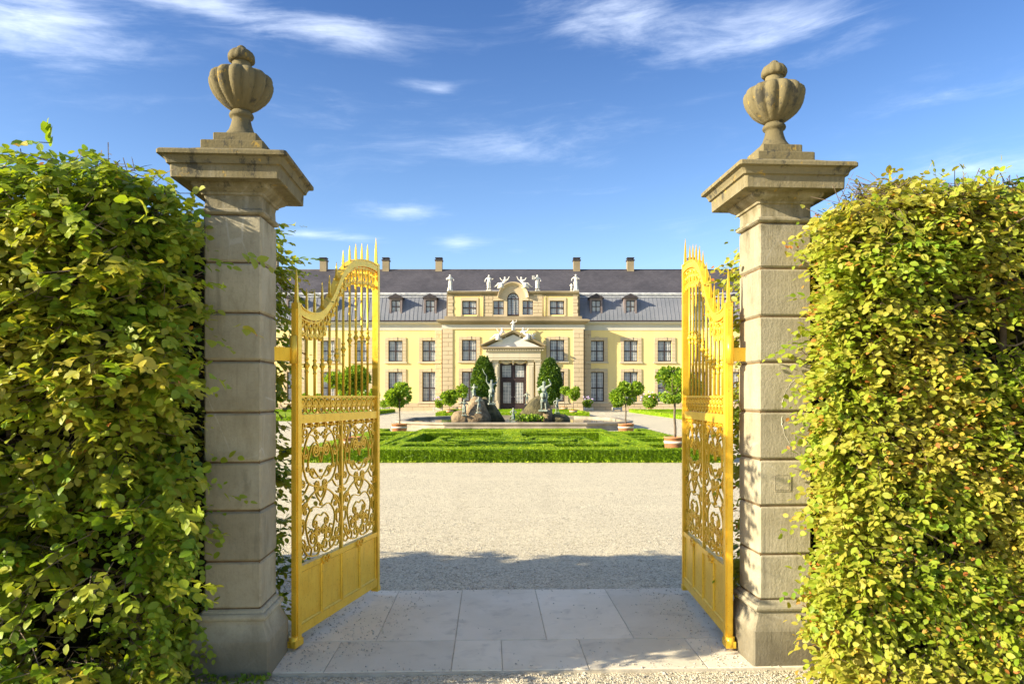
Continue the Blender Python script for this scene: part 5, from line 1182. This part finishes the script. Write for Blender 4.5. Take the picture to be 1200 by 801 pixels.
# windows -------------------------------------------------------------
def window_meshes(w_, h, cols=3, rows=4, trans=.52, surround=True, arched=False, frame='brown_frame', bars=.045, fr=.10):
    D = {}; m = MB(); y0, y1 = .14, .24
    for s in (-1, 1): m.box(*sorted((s * (w_ - fr), s * w_)), y0, y1, 0, h)
    m.box(-w_ + fr, w_ - fr, y0, y1, 0, fr); m.box(-w_ + fr, w_ - fr, y0, y1, h - fr, h)
    m.box(-.06, .06, y0 - .03, y1 - .002, fr, h - fr)
    zt_ = h * (trans)
    for s in (-1, 1): m.box(*sorted((s * .06, s * (w_ - fr))), y0 - .02, y1 - .004, zt_ - .055, zt_ + .055)
    D['frame'] = m.mesh('window', frame)
    m = MB(); cw = (w_ - fr - .06)
    for s in (-1, 1):
        for c in range(1, cols): x = s * (.06 + cw * c / cols); m.box(x - bars / 2, x + bars / 2, y0 + .035, y0 + .07, fr, zt_ - .055); m.box(x - bars / 2, x + bars / 2, y0 + .035, y0 + .07, zt_ + .055, h - fr)
        x0, x1 = sorted((s * .062, s * (w_ - fr)))
        for a, b, nr in ((fr, zt_ - .055, max(2, round(rows * trans))), (zt_ + .055, h - fr, max(2, round(rows * (1 - trans))))):
            for r_ in range(1, nr): z = a + (b - a) * r_ / nr; m.box(x0, x1, y0 + .038, y0 + .067, z - bars / 2, z + bars / 2)
    D['bars'] = m.mesh('glazing_bars', 'white_bar')
    m = MB(); m.quad((-w_ + .03, y0 + .075, .03), (w_ - .03, y0 + .075, .03), (w_ - .03, y0 + .075, h - .03), (-w_ + .03, y0 + .075, h - .03)); D['pane'] = m.mesh('pane', 'pane')
    if surround:
        m = MB(); sw = .40; n = max(4, round(h / .42)); e = .012
        for s in (-1, 1):
            for k in range(n):
                a, b = h * k / n + .012, h * (k + 1) / n - .012; x0, x1 = sorted((s * w_, s * (w_ + sw)))
                m.box(x0, x1, -.09, .02, a, b)
        k5 = 5; X0 = -w_ - sw
        for k in range(k5): a, b = X0 + (2 * (w_ + sw)) * k / k5 + .012, X0 + (2 * (w_ + sw)) * (k + 1) / k5 - .012; m.box(a, b, -.09 - (.04 if k == 2 else 0), .02, h + .012, h + .34 + (.07 if k == 2 else 0))
        D['surround'] = m.mesh('surround', 'sandstone')
        m = MB(); m.box(-w_ - sw - .10, w_ + sw + .10, -.17, .02, -.20, -.06); m.box(-w_ - sw, w_ + sw, -.10, .02, -.06, -.004); D['sill'] = m.mesh('sill', 'pale_stone')
        m = MB(); m.box(-w_ - sw + .01, w_ + sw - .01, -.07, -.002, .0, h + .33) if False else None
    return D
def place(D, x, y, z, name='window'):
    f = link(name, D['frame'], pal, (x, y, z)); link('glazing_bars', D['bars'], f); link('pane', D['pane'], f)
    for k in ('surround', 'sill'):
        if k in D: link(k, D[k], f)
    return f
UW = window_meshes(.79, UPZ[1] - UPZ[0], 2, 4, .50); LW = window_meshes(.79, LOZ[1] - LOZ[0], 2, 6, .46)
UW2 = window_meshes(.80, UPZ[1] - UPZ[0], 2, 4, .50); LW2 = window_meshes(.80, LOZ[1] - LOZ[0], 2, 6, .46)
for s in (-1, 1):
    for x in WX: place(UW, s * x, 0, UPZ[0]); place(LW, s * x, 0, LOZ[0])
    place(UW2, s * 4.86, yc, UPZ[0]); place(LW2, s * 4.86, yc, LOZ[0])
# attic storey --------------------------------------------------------
AZ0, AZ1 = 10.46, 13.05; ya = yc + .25
aH = [(s * 4.86 - .80, s * 4.86 + .80, 10.62, 12.18) for s in (-1, 1)]
mH = [(s * 1.62 - .58, s * 1.62 + .58, 10.62, 12.18) for s in (-1, 1)]
for s in (-1, 1):
    m = MB(); x0, x1 = sorted((s * 3.25, s * 6.60)); wall(m, x0, x1, 10.40, AZ1, ya, [h for h in aH if x0 < (h[0] + h[1]) / 2 < x1], .3); pl('attic_wall', m, 'yellow_wall')
    m = MB(); m.quad((s * 7.2, ya + .05, 10.0), (s * 7.2, ya + 6, 10.0), (s * 7.2, ya + 6, AZ1), (s * 7.2, ya + .05, AZ1)); pl('attic_side_wall', m, 'yellow_wall')
AWm = window_meshes(.80, 1.56, 2, 4, .50, False)
for s in (-1, 1):
    f = place(AWm, s * 4.86, ya, 10.62)
    m = MB()
    for q in (-1, 1): x0, x1 = sorted((q * .80, q * 1.0)); m.box(x0, x1, -.07, .02, -.12, 1.90)
    m.box(-.80, .80, -.07, .02, 1.56, 1.90); link('surround', m.mesh('surround', 'sandstone'), f)
for x0, x1 in ((-7.22, -6.60), (6.60, 7.22), (-3.25, -2.25), (2.25, 3.25)): ashlar('quoins', x0, x1, ya, 10.44, 13.04, 1.1, 7, proud=.08)
# centre bay: three lights under a segmental pediment
def arc(cx, cz, r, a0, a1, n): return [(cx + r * math.cos(a0 + (a1 - a0) * k / n), cz + r * math.sin(a0 + (a1 - a0) * k / n)) for k in range(n + 1)]
ar = .66; zc = 12.40
m = MB(); wall(m, -2.25, -ar, 10.40, zc, ya - .06, [mH[0]], .3); wall(m, ar, 2.25, 10.40, zc, ya - .06, [mH[1]], .3); m.box(-2.25, -1.36, ya - .05, ya + .2, zc + .002, AZ1); m.box(1.36, 2.25, ya - .05, ya + .2, zc + .002, AZ1)
A = arc(0, zc, ar, 0, PI, 20); O = arc(0, zc, 1.42, 0, PI, 20)
for k in range(20): m.quad(*[(p[0], ya - .06, max(p[1], zc)) for p in (A[k], A[k + 1], O[k + 1], O[k])]); m.quad((A[k][0], ya - .06, A[k][1]), (A[k + 1][0], ya - .06, A[k + 1][1]), (A[k + 1][0], ya + .24, A[k + 1][1]), (A[k][0], ya + .24, A[k][1]))
for s in (-1, 1): m.quad((s * ar, ya - .06, 10.4), (s * ar, ya + .24, 10.4), (s * ar, ya + .24, zc), (s * ar, ya - .06, zc))
pl('centre_bay', m, 'sandstone')
AW2 = window_meshes(.58, 1.56, 2, 4, .5, False, fr=.06, bars=.025)
for s in (-1, 1): place(AW2, s * 1.62, ya - .06, 10.62)
m = MB(); pts = arc(0, zc, ar, 0, PI, 20); h0 = 10.58
m.rings([[(x, ya + .10, z), (x, ya + .20, z), (x * .86, ya + .20, zc + (z - zc) * .86 if z > zc + .01 else z), (x * .86, ya + .10, zc + (z - zc) * .86 if z > zc + .01 else z)] for x, z in [(ar, h0)] + pts + [(-ar, h0)]])
m.box(-.57, .57, ya + .10, ya + .20, h0, h0 + .09); m.box(-.57, .57, ya + .09, ya + .20, zc - .05, zc + .05)
for x in (-.2, .2): m.box(x - .03, x + .03, ya + .08, ya + .198, h0 + .09, zc - .05)
for k in range(1, 6): a = PI * k / 6; m.tube([(.2 * math.cos(a), ya + .14, zc + .2 * math.sin(a)), (.58 * math.cos(a), ya + .14, zc + .58 * math.sin(a))], .02, 4)
m.tube([(x, ya + .14, z) for x, z in arc(0, zc, .25, 0, PI, 10)], .025, 4)
aw = link('window', m.mesh('arched_window', 'brown_frame'), pal); m = MB(); pp = [(-.64, h0), (.64, h0)] + arc(0, zc, .64, 0, PI, 16); m.add([(x, ya + .165, z) for x, z in pp], [tuple(range(len(pp)))]); link('pane', m.mesh('pane', 'pane'), aw)
m = MB()
for k in range(1, 6): z = h0 + .09 + (zc - .14 - h0) * k / 6; m.box(-.57, .57, ya + .145, ya + .155, z - .012, z + .012)
for x in (-.4, 0, .4): m.box(x - .012, x + .012, ya + .143, ya + .157, h0 + .09, zc - .05)
link('glazing_bars', m.mesh('glazing_bars', 'white_bar'), aw)
# attic cornice interrupted by the arched hood
for x0, x1 in ((-7.3, -1.72), (1.72, 7.3)): cornice('attic_cornice', x0, x1, ya, [(.08, 12.70), (.08, 12.86), (.14, 12.90), (.30, 13.00), (.34, 13.10), (.34, 13.18), (.2, 13.24)], 'weathered_stone')
m = MB(); rr = []
for k in range(25):
    a = PI * k / 24; c, s_ = math.cos(a), math.sin(a)
    rr.append([(r_ * c * 1.0, y, zc + .1 + r_ * s_ * 1.0) for r_, y in ((1.36, ya + .3), (1.36, ya - .10), (1.46, ya - .14), (1.54, ya - .34), (1.66, ya - .42), (1.72, ya - .42), (1.74, ya - .3), (1.74, ya + 1.2))])
m.rings(rr); pl('arched_hood', m, 'sandstone')
m = MB(); O1 = arc(0, zc, 1.40, 0, PI, 20); O2 = arc(0, zc + .1, 1.44, 0, PI, 20)
for k in range(20): m.quad(*[(p[0], ya - .03, p[1]) for p in (O1[k], O1[k + 1], O2[k + 1], O2[k])])
for s in (-1, 1): m.box(*sorted((s * .96, s * 1.70)), ya - .10, ya + .2, 12.2, 12.52)
pl('hood_face', m, 'sandstone')
m = MB()                                                 # lead roof behind the attic parapet
m.quad((-7.35, ya - .2, 13.22), (-1.5, ya - .2, 13.22), (-1.0, 3.2, 14.0), (-7.0, 2.6, 13.6)); m.quad((1.5, ya - .2, 13.22), (7.35, ya - .2, 13.22), (7.0, 2.6, 13.6), (1.0, 3.2, 14.0)); pl('attic_roof', m, 'lead_trim')
# main roof -----------------------------------------------------------
EZ, BZ, RZ = 10.06, 13.20, 16.95; by, ry = 1.3, 6.6
def roof(name, pts, mt):
    m = MB(); 
    for q in pts: m.quad(*q)
    return pl(name, m, mt)
lo = [(y, z) for y, z in [(-.55 + (by + .55) * k / 6, EZ + (BZ - EZ) * (k / 6) ** .86) for k in range(7)]]
m = MB()
for (a, b), (c, d) in zip(lo, lo[1:]):
    for x0, x1 in ((-XE - .4, -7.2), (7.2, XE + .4)): m.quad((x0, a, b), (x1, a, b), (x1, c, d), (x0, c, d))
pl('mansard_slope', m, 'lead_roof')
m = MB()
for s in (-1, 1):
    x = 7.5
    while x < XE + .3:
        m.rings([[(s * x - .018, a - .005, b), (s * x + .018, a - .005, b), (s * x + .012, a - .028, b + .01), (s * x - .012, a - .028, b + .01)] for a, b in lo]); x += .46
o = pl('standing_seam', m, 'lead_roof'); o['kind'] = 'stuff'
m = MB(); m.quad((-XE - .3, by, BZ + .15), (XE + .3, by, BZ + .15), (XE - 3, ry, RZ), (-XE + 3, ry, RZ)); m.quad((-XE - .3, 12, BZ + .15), (XE + .3, 12, BZ + .15), (XE - 3, ry, RZ), (-XE + 3, ry, RZ))
for s in (-1, 1): m.add([(s * (XE + .3), by, BZ + .15), (s * (XE + .3), 12, BZ + .15), (s * (XE - 3), ry, RZ)], [(0, 1, 2)])
m.quad((-XE - .3, 12, BZ + .15), (XE + .3, 12, BZ + .15), (XE + .3, 13.2, EZ), (-XE - .3, 13.2, EZ))
pl('upper_roof', m, 'slate')
for x0, x1 in ((-XE - .35, -7.0), (7.0, XE + .35)):
    m = MB(); m.rings([[(x, by - .16, BZ - .14), (x, by - .20, BZ - .06), (x, by - .20, BZ + .10), (x, by - .08, BZ + .20), (x, by + .15, BZ + .21), (x, by + .15, BZ - .10)] for x in (x0, x1)]); pl('roof_break_moulding', m, 'lead_trim')
    m = MB(); m.rings([[(x, by - .30, BZ - .42), (x, by - .34, BZ - .38), (x, by - .32, BZ - .30), (x, by - .22, BZ - .26)] for x in (x0, x1)]); pl('lead_roll', m, 'lead_trim')
m = MB(); m.tube([(-XE + 3, ry, RZ), (XE - 3, ry, RZ)], .07, 6); pl('ridge', m, 'slate')
for s in (-1, 1):
    m = MB(); m.quad((s * XE, 0, 0), (s * XE, 13, 0), (s * XE, 13, 10), (s * XE, 0, 10)); m.add([(s * XE, -.3, 10), (s * XE, 13.2, 10), (s * XE, 12, BZ + .15), (s * XE, by, BZ + .15)], [(0, 1, 2, 3)]); pl('end_wall', m, 'yellow_wall')
m = MB(); m.quad((-XE, 13, 0), (XE, 13, 0), (XE, 13, 10), (-XE, 13, 10)); pl('rear_wall', m, 'yellow_wall')
# dormers
def dormer_meshes():
    D = {}; m = MB(); W_, H_ = .70, 1.95
    for s in (-1, 1): m.box(*sorted((s * .50, s * W_)), -.12, 1.5, 0, H_)
    m.box(-.50, .50, -.12, 1.5, -.30, .14); m.box(-.50, .50, -.12, 1.5, 1.72, H_); m.box(-.86, .86, -.2, .0, -.42, -.32) 
    D['body'] = m.mesh('dormer', 'dormer_grey')
    m = MB(); m.prism([(-.86, H_ - .02), (.86, H_ - .02), (.86, H_ + .08), (0, H_ + .52), (-.86, H_ + .08)], -.30, 1.6); D['roof'] = m.mesh('dormer_roof', 'dormer_roof')
    m = MB(); w_, h = .50, 1.58
    for s in (-1, 1): m.box(*sorted((s * (w_ - .075), s * w_)), 0, .08, .141, 1.719)
    m.box(-w_ + .075, w_ - .075, 0, .08, .141, .22); m.box(-w_ + .075, w_ - .075, 0, .08, 1.64, 1.719); m.box(-.045, .045, -.02, .078, .22, 1.64); m.box(-w_ + .075, w_ - .075, -.015, .076, .98, 1.06); D['frame'] = m.mesh('frame', 'brown_frame')
    m = MB(); m.box(-w_ + .03, w_ - .03, .05, .06, .16, 1.70); D['pane'] = m.mesh('pane', 'pane')
    m = MB()
    for s in (-1, 1):
        m.box(s * .235 - .01, s * .235 + .01, .02, .05, .22, 1.64)
        for z in (.48, .73, 1.25, 1.45): m.box(*sorted((s * .045, s * .425)), .022, .048, z - .01, z + .01)
    D['bars'] = m.mesh('glazing_bars', 'white_bar'); return D
DM = dormer_meshes()
for s in (-1, 1):
    for x in (9.3, 13.15, 20.8, 24.7, 32.2):
        o = link('dormer', DM['body'], pal, (s * x, -.05, 10.62)); link('dormer_roof', DM['roof'], o); link('frame', DM['frame'], o); link('pane', DM['pane'], o); link('glazing_bars', DM['bars'], o)
# chimneys
for px in (379.5, 452.5, 514.5, 675.7, 738.5, 810, 322, 872):
    x = at(px, 86.6) - XC; m = MB(); m.box(x - .40, x + .40, 6.2, 7.0, 16.2, 18.0); o = pl('chimney', m, 'weathered_stone')
    m = MB(); m.box(x - .48, x + .48, 6.12, 7.08, 17.98, 18.12); 
    for q in (-.32, .32): m.box(x + q - .06, x + q + .06, 6.3, 6.9, 18.12, 18.30)
    m.box(x - .44, x + .44, 6.16, 7.04, 18.30, 18.38); m.box(x - .46, x + .46, 6.14, 7.06, 16.3, 17.02 - .35); link('chimney_cap', m.mesh('chimney_cap', 'dormer_roof'), o)
# downpipes
for x in (-7.92, 7.92): m = MB(); m.tube([(x, -.42, 9.95), (x, -.40, 9.6), (x, -.12, 9.2), (x, -.12, .2)], .055, 8); pl('downpipe', m, 'brown_frame')
for s in (-1, 1):
    for q in (3.32, 3.56): m = MB(); m.tube([(s * q, ya - .12, 12.7), (s * q, ya - .12, 10.46)], .035, 6); pl('downpipe', m, 'sandstone')
# portal --------------------------------------------------------------
py_ = yc - .80
def pbox(name, boxes, mt, parent=None):
    m = MB()
    for b in boxes: m.box(*b)
    return pl(name, m, mt, parent)
for s in (-1, 1):
    for q, w_, pr in ((1.95, .30, .55), (2.72, .28, .72)):
        x = s * q; yy = yc - pr
        m = MB(); m.box(x - w_ - .08, x + w_ + .08, yy - .08, yc + .02, .15, .75); m.box(x - w_ - .04, x + w_ + .04, yy - .04, yc + .02, .75, .90); m.box(x - w_, x + w_, yy, yc + .02, .90, 5.05)
        m.box(x - w_ * .62, x + w_ * .62, yy - .025, yy + .01, 1.15, 4.85); o = pl('pilaster', m, 'pale_stone')
        m = MB(); m.rings([[(x - a, yy - a + w_, z), (x + a, yy - a + w_, z), (x + a, yc, z), (x - a, yc, z)] for a, z in ((w_ + .02, 5.05), (w_ + .05, 5.08), (w_ - .01, 5.14), (w_ + .02, 5.30), (w_ + .12, 5.50), (w_ + .14, 5.56))])
        for e in (-1, 1): m.tube([(x + e * (w_ + .02) + .09 * math.cos(k * .7) * (1 - k / 12), yy - .05, 5.42 + .09 * math.sin(k * .7) * (1 - k / 12)) for k in range(10)], .035, 6)
        link('capital', m.mesh('capital', 'pale_stone'), o)
pbox('jamb', [(-1.66, -1.46, yc - .30, yc + .10, .15, 5.25), (1.46, 1.66, yc - .30, yc + .10, .15, 5.25)], 'pale_stone')
cornice('entablature', -3.0, 3.0, py_, [(.0, 5.57), (.0, 5.80), (.05, 5.82), (.05, 6.42), (.10, 6.46), (.18, 6.56)], 'pale_stone').data
m = MB(); m.box(-2.98, 2.98, py_ + .2, yc, 5.572, 6.9); pl('entablature_core', m, 'pale_stone')
cornice('pediment_cornice', -3.05, 3.05, py_, [(.20, 6.70), (.36, 6.76), (.42, 6.84), (.42, 6.93), (.3, 6.98)], 'weathered_stone', ret=.9)
for k in range(25): x = -3.2 + 6.4 * k / 24; m = MB(); m.box(x - .075, x + .075, py_ - .30, py_ + .05, 6.562, 6.70); pl('dentil', m, 'pale_stone')
apex = 8.55
m = MB(); m.prism([(-3.0, 6.98), (3.0, 6.98), (0, apex - .2)], py_ + .05, yc); pl('tympanum', m, 'tympanum')
for s in (-1, 1):
    L = math.hypot(3.46, apex - 6.98); a = math.atan2(apex - 6.98, 3.46); m = MB(); prof = [(0.2, 0), (-.12, 0), (-.28, .08), (-.42, .14), (-.46, .26), (-.36, .32), (1.1, .34), (1.1, 0)]
    e0 = [(s * 3.46 + s * q * math.sin(a) * .8, py_ + p, 6.93 + q * math.cos(a)) for p, q in prof]; e1 = [(0, py_ + p, apex - .05 + q / math.cos(a)) for p, q in prof]; m.rings([e0, e1]); pl('raking_cornice', m, 'weathered_stone')
# swag of carved cloth above the door
m = MB(); G_ = 22
for s in (-1, 1):
    rr = []
    for k in range(G_ + 1):
        u = k / G_; x = s * (.06 + 1.46 * u); zd = 5.56 - .36 * math.sin(PI * min(1, u * 1.02)) ** .8 - .10; 
        rr.append([(x, yc - .30 - .06 * math.sin(k * 1.9), 5.54), (x, yc - .48 - .05 * math.sin(k * 1.9), 5.46), (x, yc - .44 - .06 * math.sin(k * 2.3), (5.5 + zd) / 2), (x, yc - .34, zd), (x, yc - .25, zd)])
    m.rings(rr, True)
m.lathe([(.04, 5.62), (.16, 5.55), (.18, 5.42), (.12, 5.28), (.05, 5.05)], 0, yc - .42, 10); pl('carved_swag', m, 'pale_stone')
# steps
m = MB(); m.box(-2.6, 2.6, yc - 1.7, yc + .3, -.05, .08); m.box(-2.2, 2.2, yc - 1.3, yc + .3, .08, .16); pl('doorstep', m, 'rim_stone')
# door: two tall glazed leaves under a transom
yd = yc + .05
m = MB(); m.box(-1.46, -1.34, yd, yd + .16, .161, 5.26); m.box(1.34, 1.46, yd, yd + .16, .161, 5.26); m.box(-1.34, 1.34, yd, yd + .16, 5.02, 5.26); m.box(-1.34, 1.34, yd - .03, yd + .15, 3.36, 3.56); m.box(-.10, .10, yd - .04, yd + .155, 3.56, 5.02)
m.prism([(-1.34, 5.02), (-1.34, 4.88), (-1.0, 4.99), (-.72, 5.02)], yd + .01, yd + .12); m.prism([(1.34, 5.02), (.72, 5.02), (1.0, 4.99), (1.34, 4.88)], yd + .01, yd + .12)
door = link('door', m.mesh('door_frame', 'brown_frame'), pal)
for s in (-1, 1):
    m = MB(); x0, x1 = sorted((s * .02, s * 1.33)); f = .22
    m.box(x0, x0 + f, yd + .02, yd + .12, .161, 3.355); m.box(x1 - f, x1, yd + .02, yd + .12, .161, 3.355); m.box(x0 + f, x1 - f, yd + .02, yd + .12, .161, .80); m.box(x0 + f, x1 - f, yd + .02, yd + .12, 3.14, 3.355); link('door_leaf', m.mesh('door_leaf', 'brown_frame'), door)
    m = MB(); u0, u1 = sorted((s * .105, s * 1.335)); g = .13; m.box(u0, u0 + g, yd + .02, yd + .10, 3.565, 5.015); m.box(u1 - g, u1, yd + .02, yd + .10, 3.565, 5.015); m.box(u0 + g, u1 - g, yd + .02, yd + .10, 3.565, 3.72); link('fanlight', m.mesh('fanlight', 'brown_frame'), door)
    m = MB(); m.box(x0 + f - .01, x1 - f + .01, yd + .07, yd + .08, .79, 3.15); m.box(u0 + g - .01, u1 - g + .01, yd + .07, yd + .08, 3.71, 5.01); link('pane', m.mesh('pane', 'pane'), door)
    m = MB(); 
    for k in range(1, 3): x = x0 + f + (x1 - x0 - 2 * f) * k / 3; m.box(x - .018, x + .018, yd + .04, yd + .07, .80, 3.14); x = u0 + g + (u1 - u0 - 2 * g) * k / 3; m.box(x - .018, x + .018, yd + .04, yd + .07, 3.72, 5.0)
    for k in range(1, 6): z = .8 + 2.34 * k / 6; m.box(x0 + f, x1 - f, yd + .042, yd + .068, z - .015, z + .015)
    for k in range(1, 4): z = 3.72 + 1.3 * k / 4; m.box(u0 + g, u1 - g, yd + .042, yd + .068, z - .015, z + .015)
    link('glazing_bars', m.mesh('glazing_bars', 'white_bar'), door)
    m = MB(); m.tube([(s * .12, yd + .0, 1.5), (s * .12, yd - .05, 1.52), (s * .22, yd - .05, 1.52)], .018, 6); link('handle', m.mesh('handle', 'lead_trim'), door)
# steps/ledge shadow line and rooftop figures
RG = 'white statues on the palace roof'
def RS(label, x, J, key, rz=0, dr=None, h=1.72, z=13.22, extra=None, y=None): return statue(label, XC + x, FY + ya - .05 if y is None else y, z, h, J, key, 'statue_white', rz, dr, extra, True, RG)
a1 = stand((.22, -.1, .62), (-.20, -.12, .66), .03); a2 = stand((.26, -.05, .72), (-.25, -.06, .56), -.03); a3 = stand((.2, -.1, .58), (-.28, -.06, .78), .03); a4 = stand((.18, -.12, .7), (-.27, -.05, .60), -.03)
RS('white draped statue at the left end of the attic cornice', -7.0, a1, 'a1', .3, DW, 1.75)
RS('white statue left of the arched attic hood', -2.68, a2, 'a2', -.1, DW2)
RS('white statue holding a tablet, right of the arched attic hood', 2.68, a3, 'a3', .2, DW2, extra=lambda e: (e.box(-.36, -.20, -.10, -.06, .66, .92), 'tablet')[1])
RS('white statue at the right end of the attic cornice', 6.95, a4, 'a4', .1, DW, 1.78)
RS('small white child statue beside the right end statue', 6.45, a1, 'a1', -.3, None, .82)
def cloth(e): blobs = e.lathe([(.02, .22), (.10, .19), (.17, .10), (.21, .0), (.23, -.14)], -.20, 0, 14, lob=lambda a, z: .2 * math.sin(3 * a)); return 'drapery'
def cloth2(e): e.lathe([(.02, .22), (.10, .19), (.17, .10), (.21, .0), (.23, -.14)], .20, 0, 14, lob=lambda a, z: .2 * math.sin(3 * a)); return 'drapery'
t = statue('white reclining figure with raised arm on the left of the arched hood', XC - .95, FY + ya - .1, 13.80, 1.85, raised(1), 'ra', 'statue_white', 0, None, cloth, False, RG)
t = statue('white reclining figure with raised arm on the right of the arched hood', XC + .95, FY + ya - .1, 13.80, 1.85, raised(-1), 'rb', 'statue_white', 0, None, cloth2, False, RG)
yp = FY + py_ - .1
RS('white statue on the apex of the door pediment', 0, stand((.27, -.05, 1.0), (-.2, -.12, .70), .03), 'apex', 0, DW2, 1.28, 8.55, y=yp)
statue('white reclining figure on the left slope of the door pediment', XC - 1.25, yp, 7.98, 2.0, recline(1), 'pa', 'statue_white', 0, None, cloth, False, RG)
statue('white reclining figure on the right slope of the door pediment', XC + 1.15, yp, 8.02, 2.0, recline(-1), 'pb', 'statue_white', 0, None, cloth2, False, RG)
statue('small white child figure low on the right slope of the door pediment', XC + 2.15, yp, 7.55, .95, stand((.25, -.05, .95), (-.22, -.1, .8), .02), 'putto', 'statue_white', .2, None, None, False, RG)
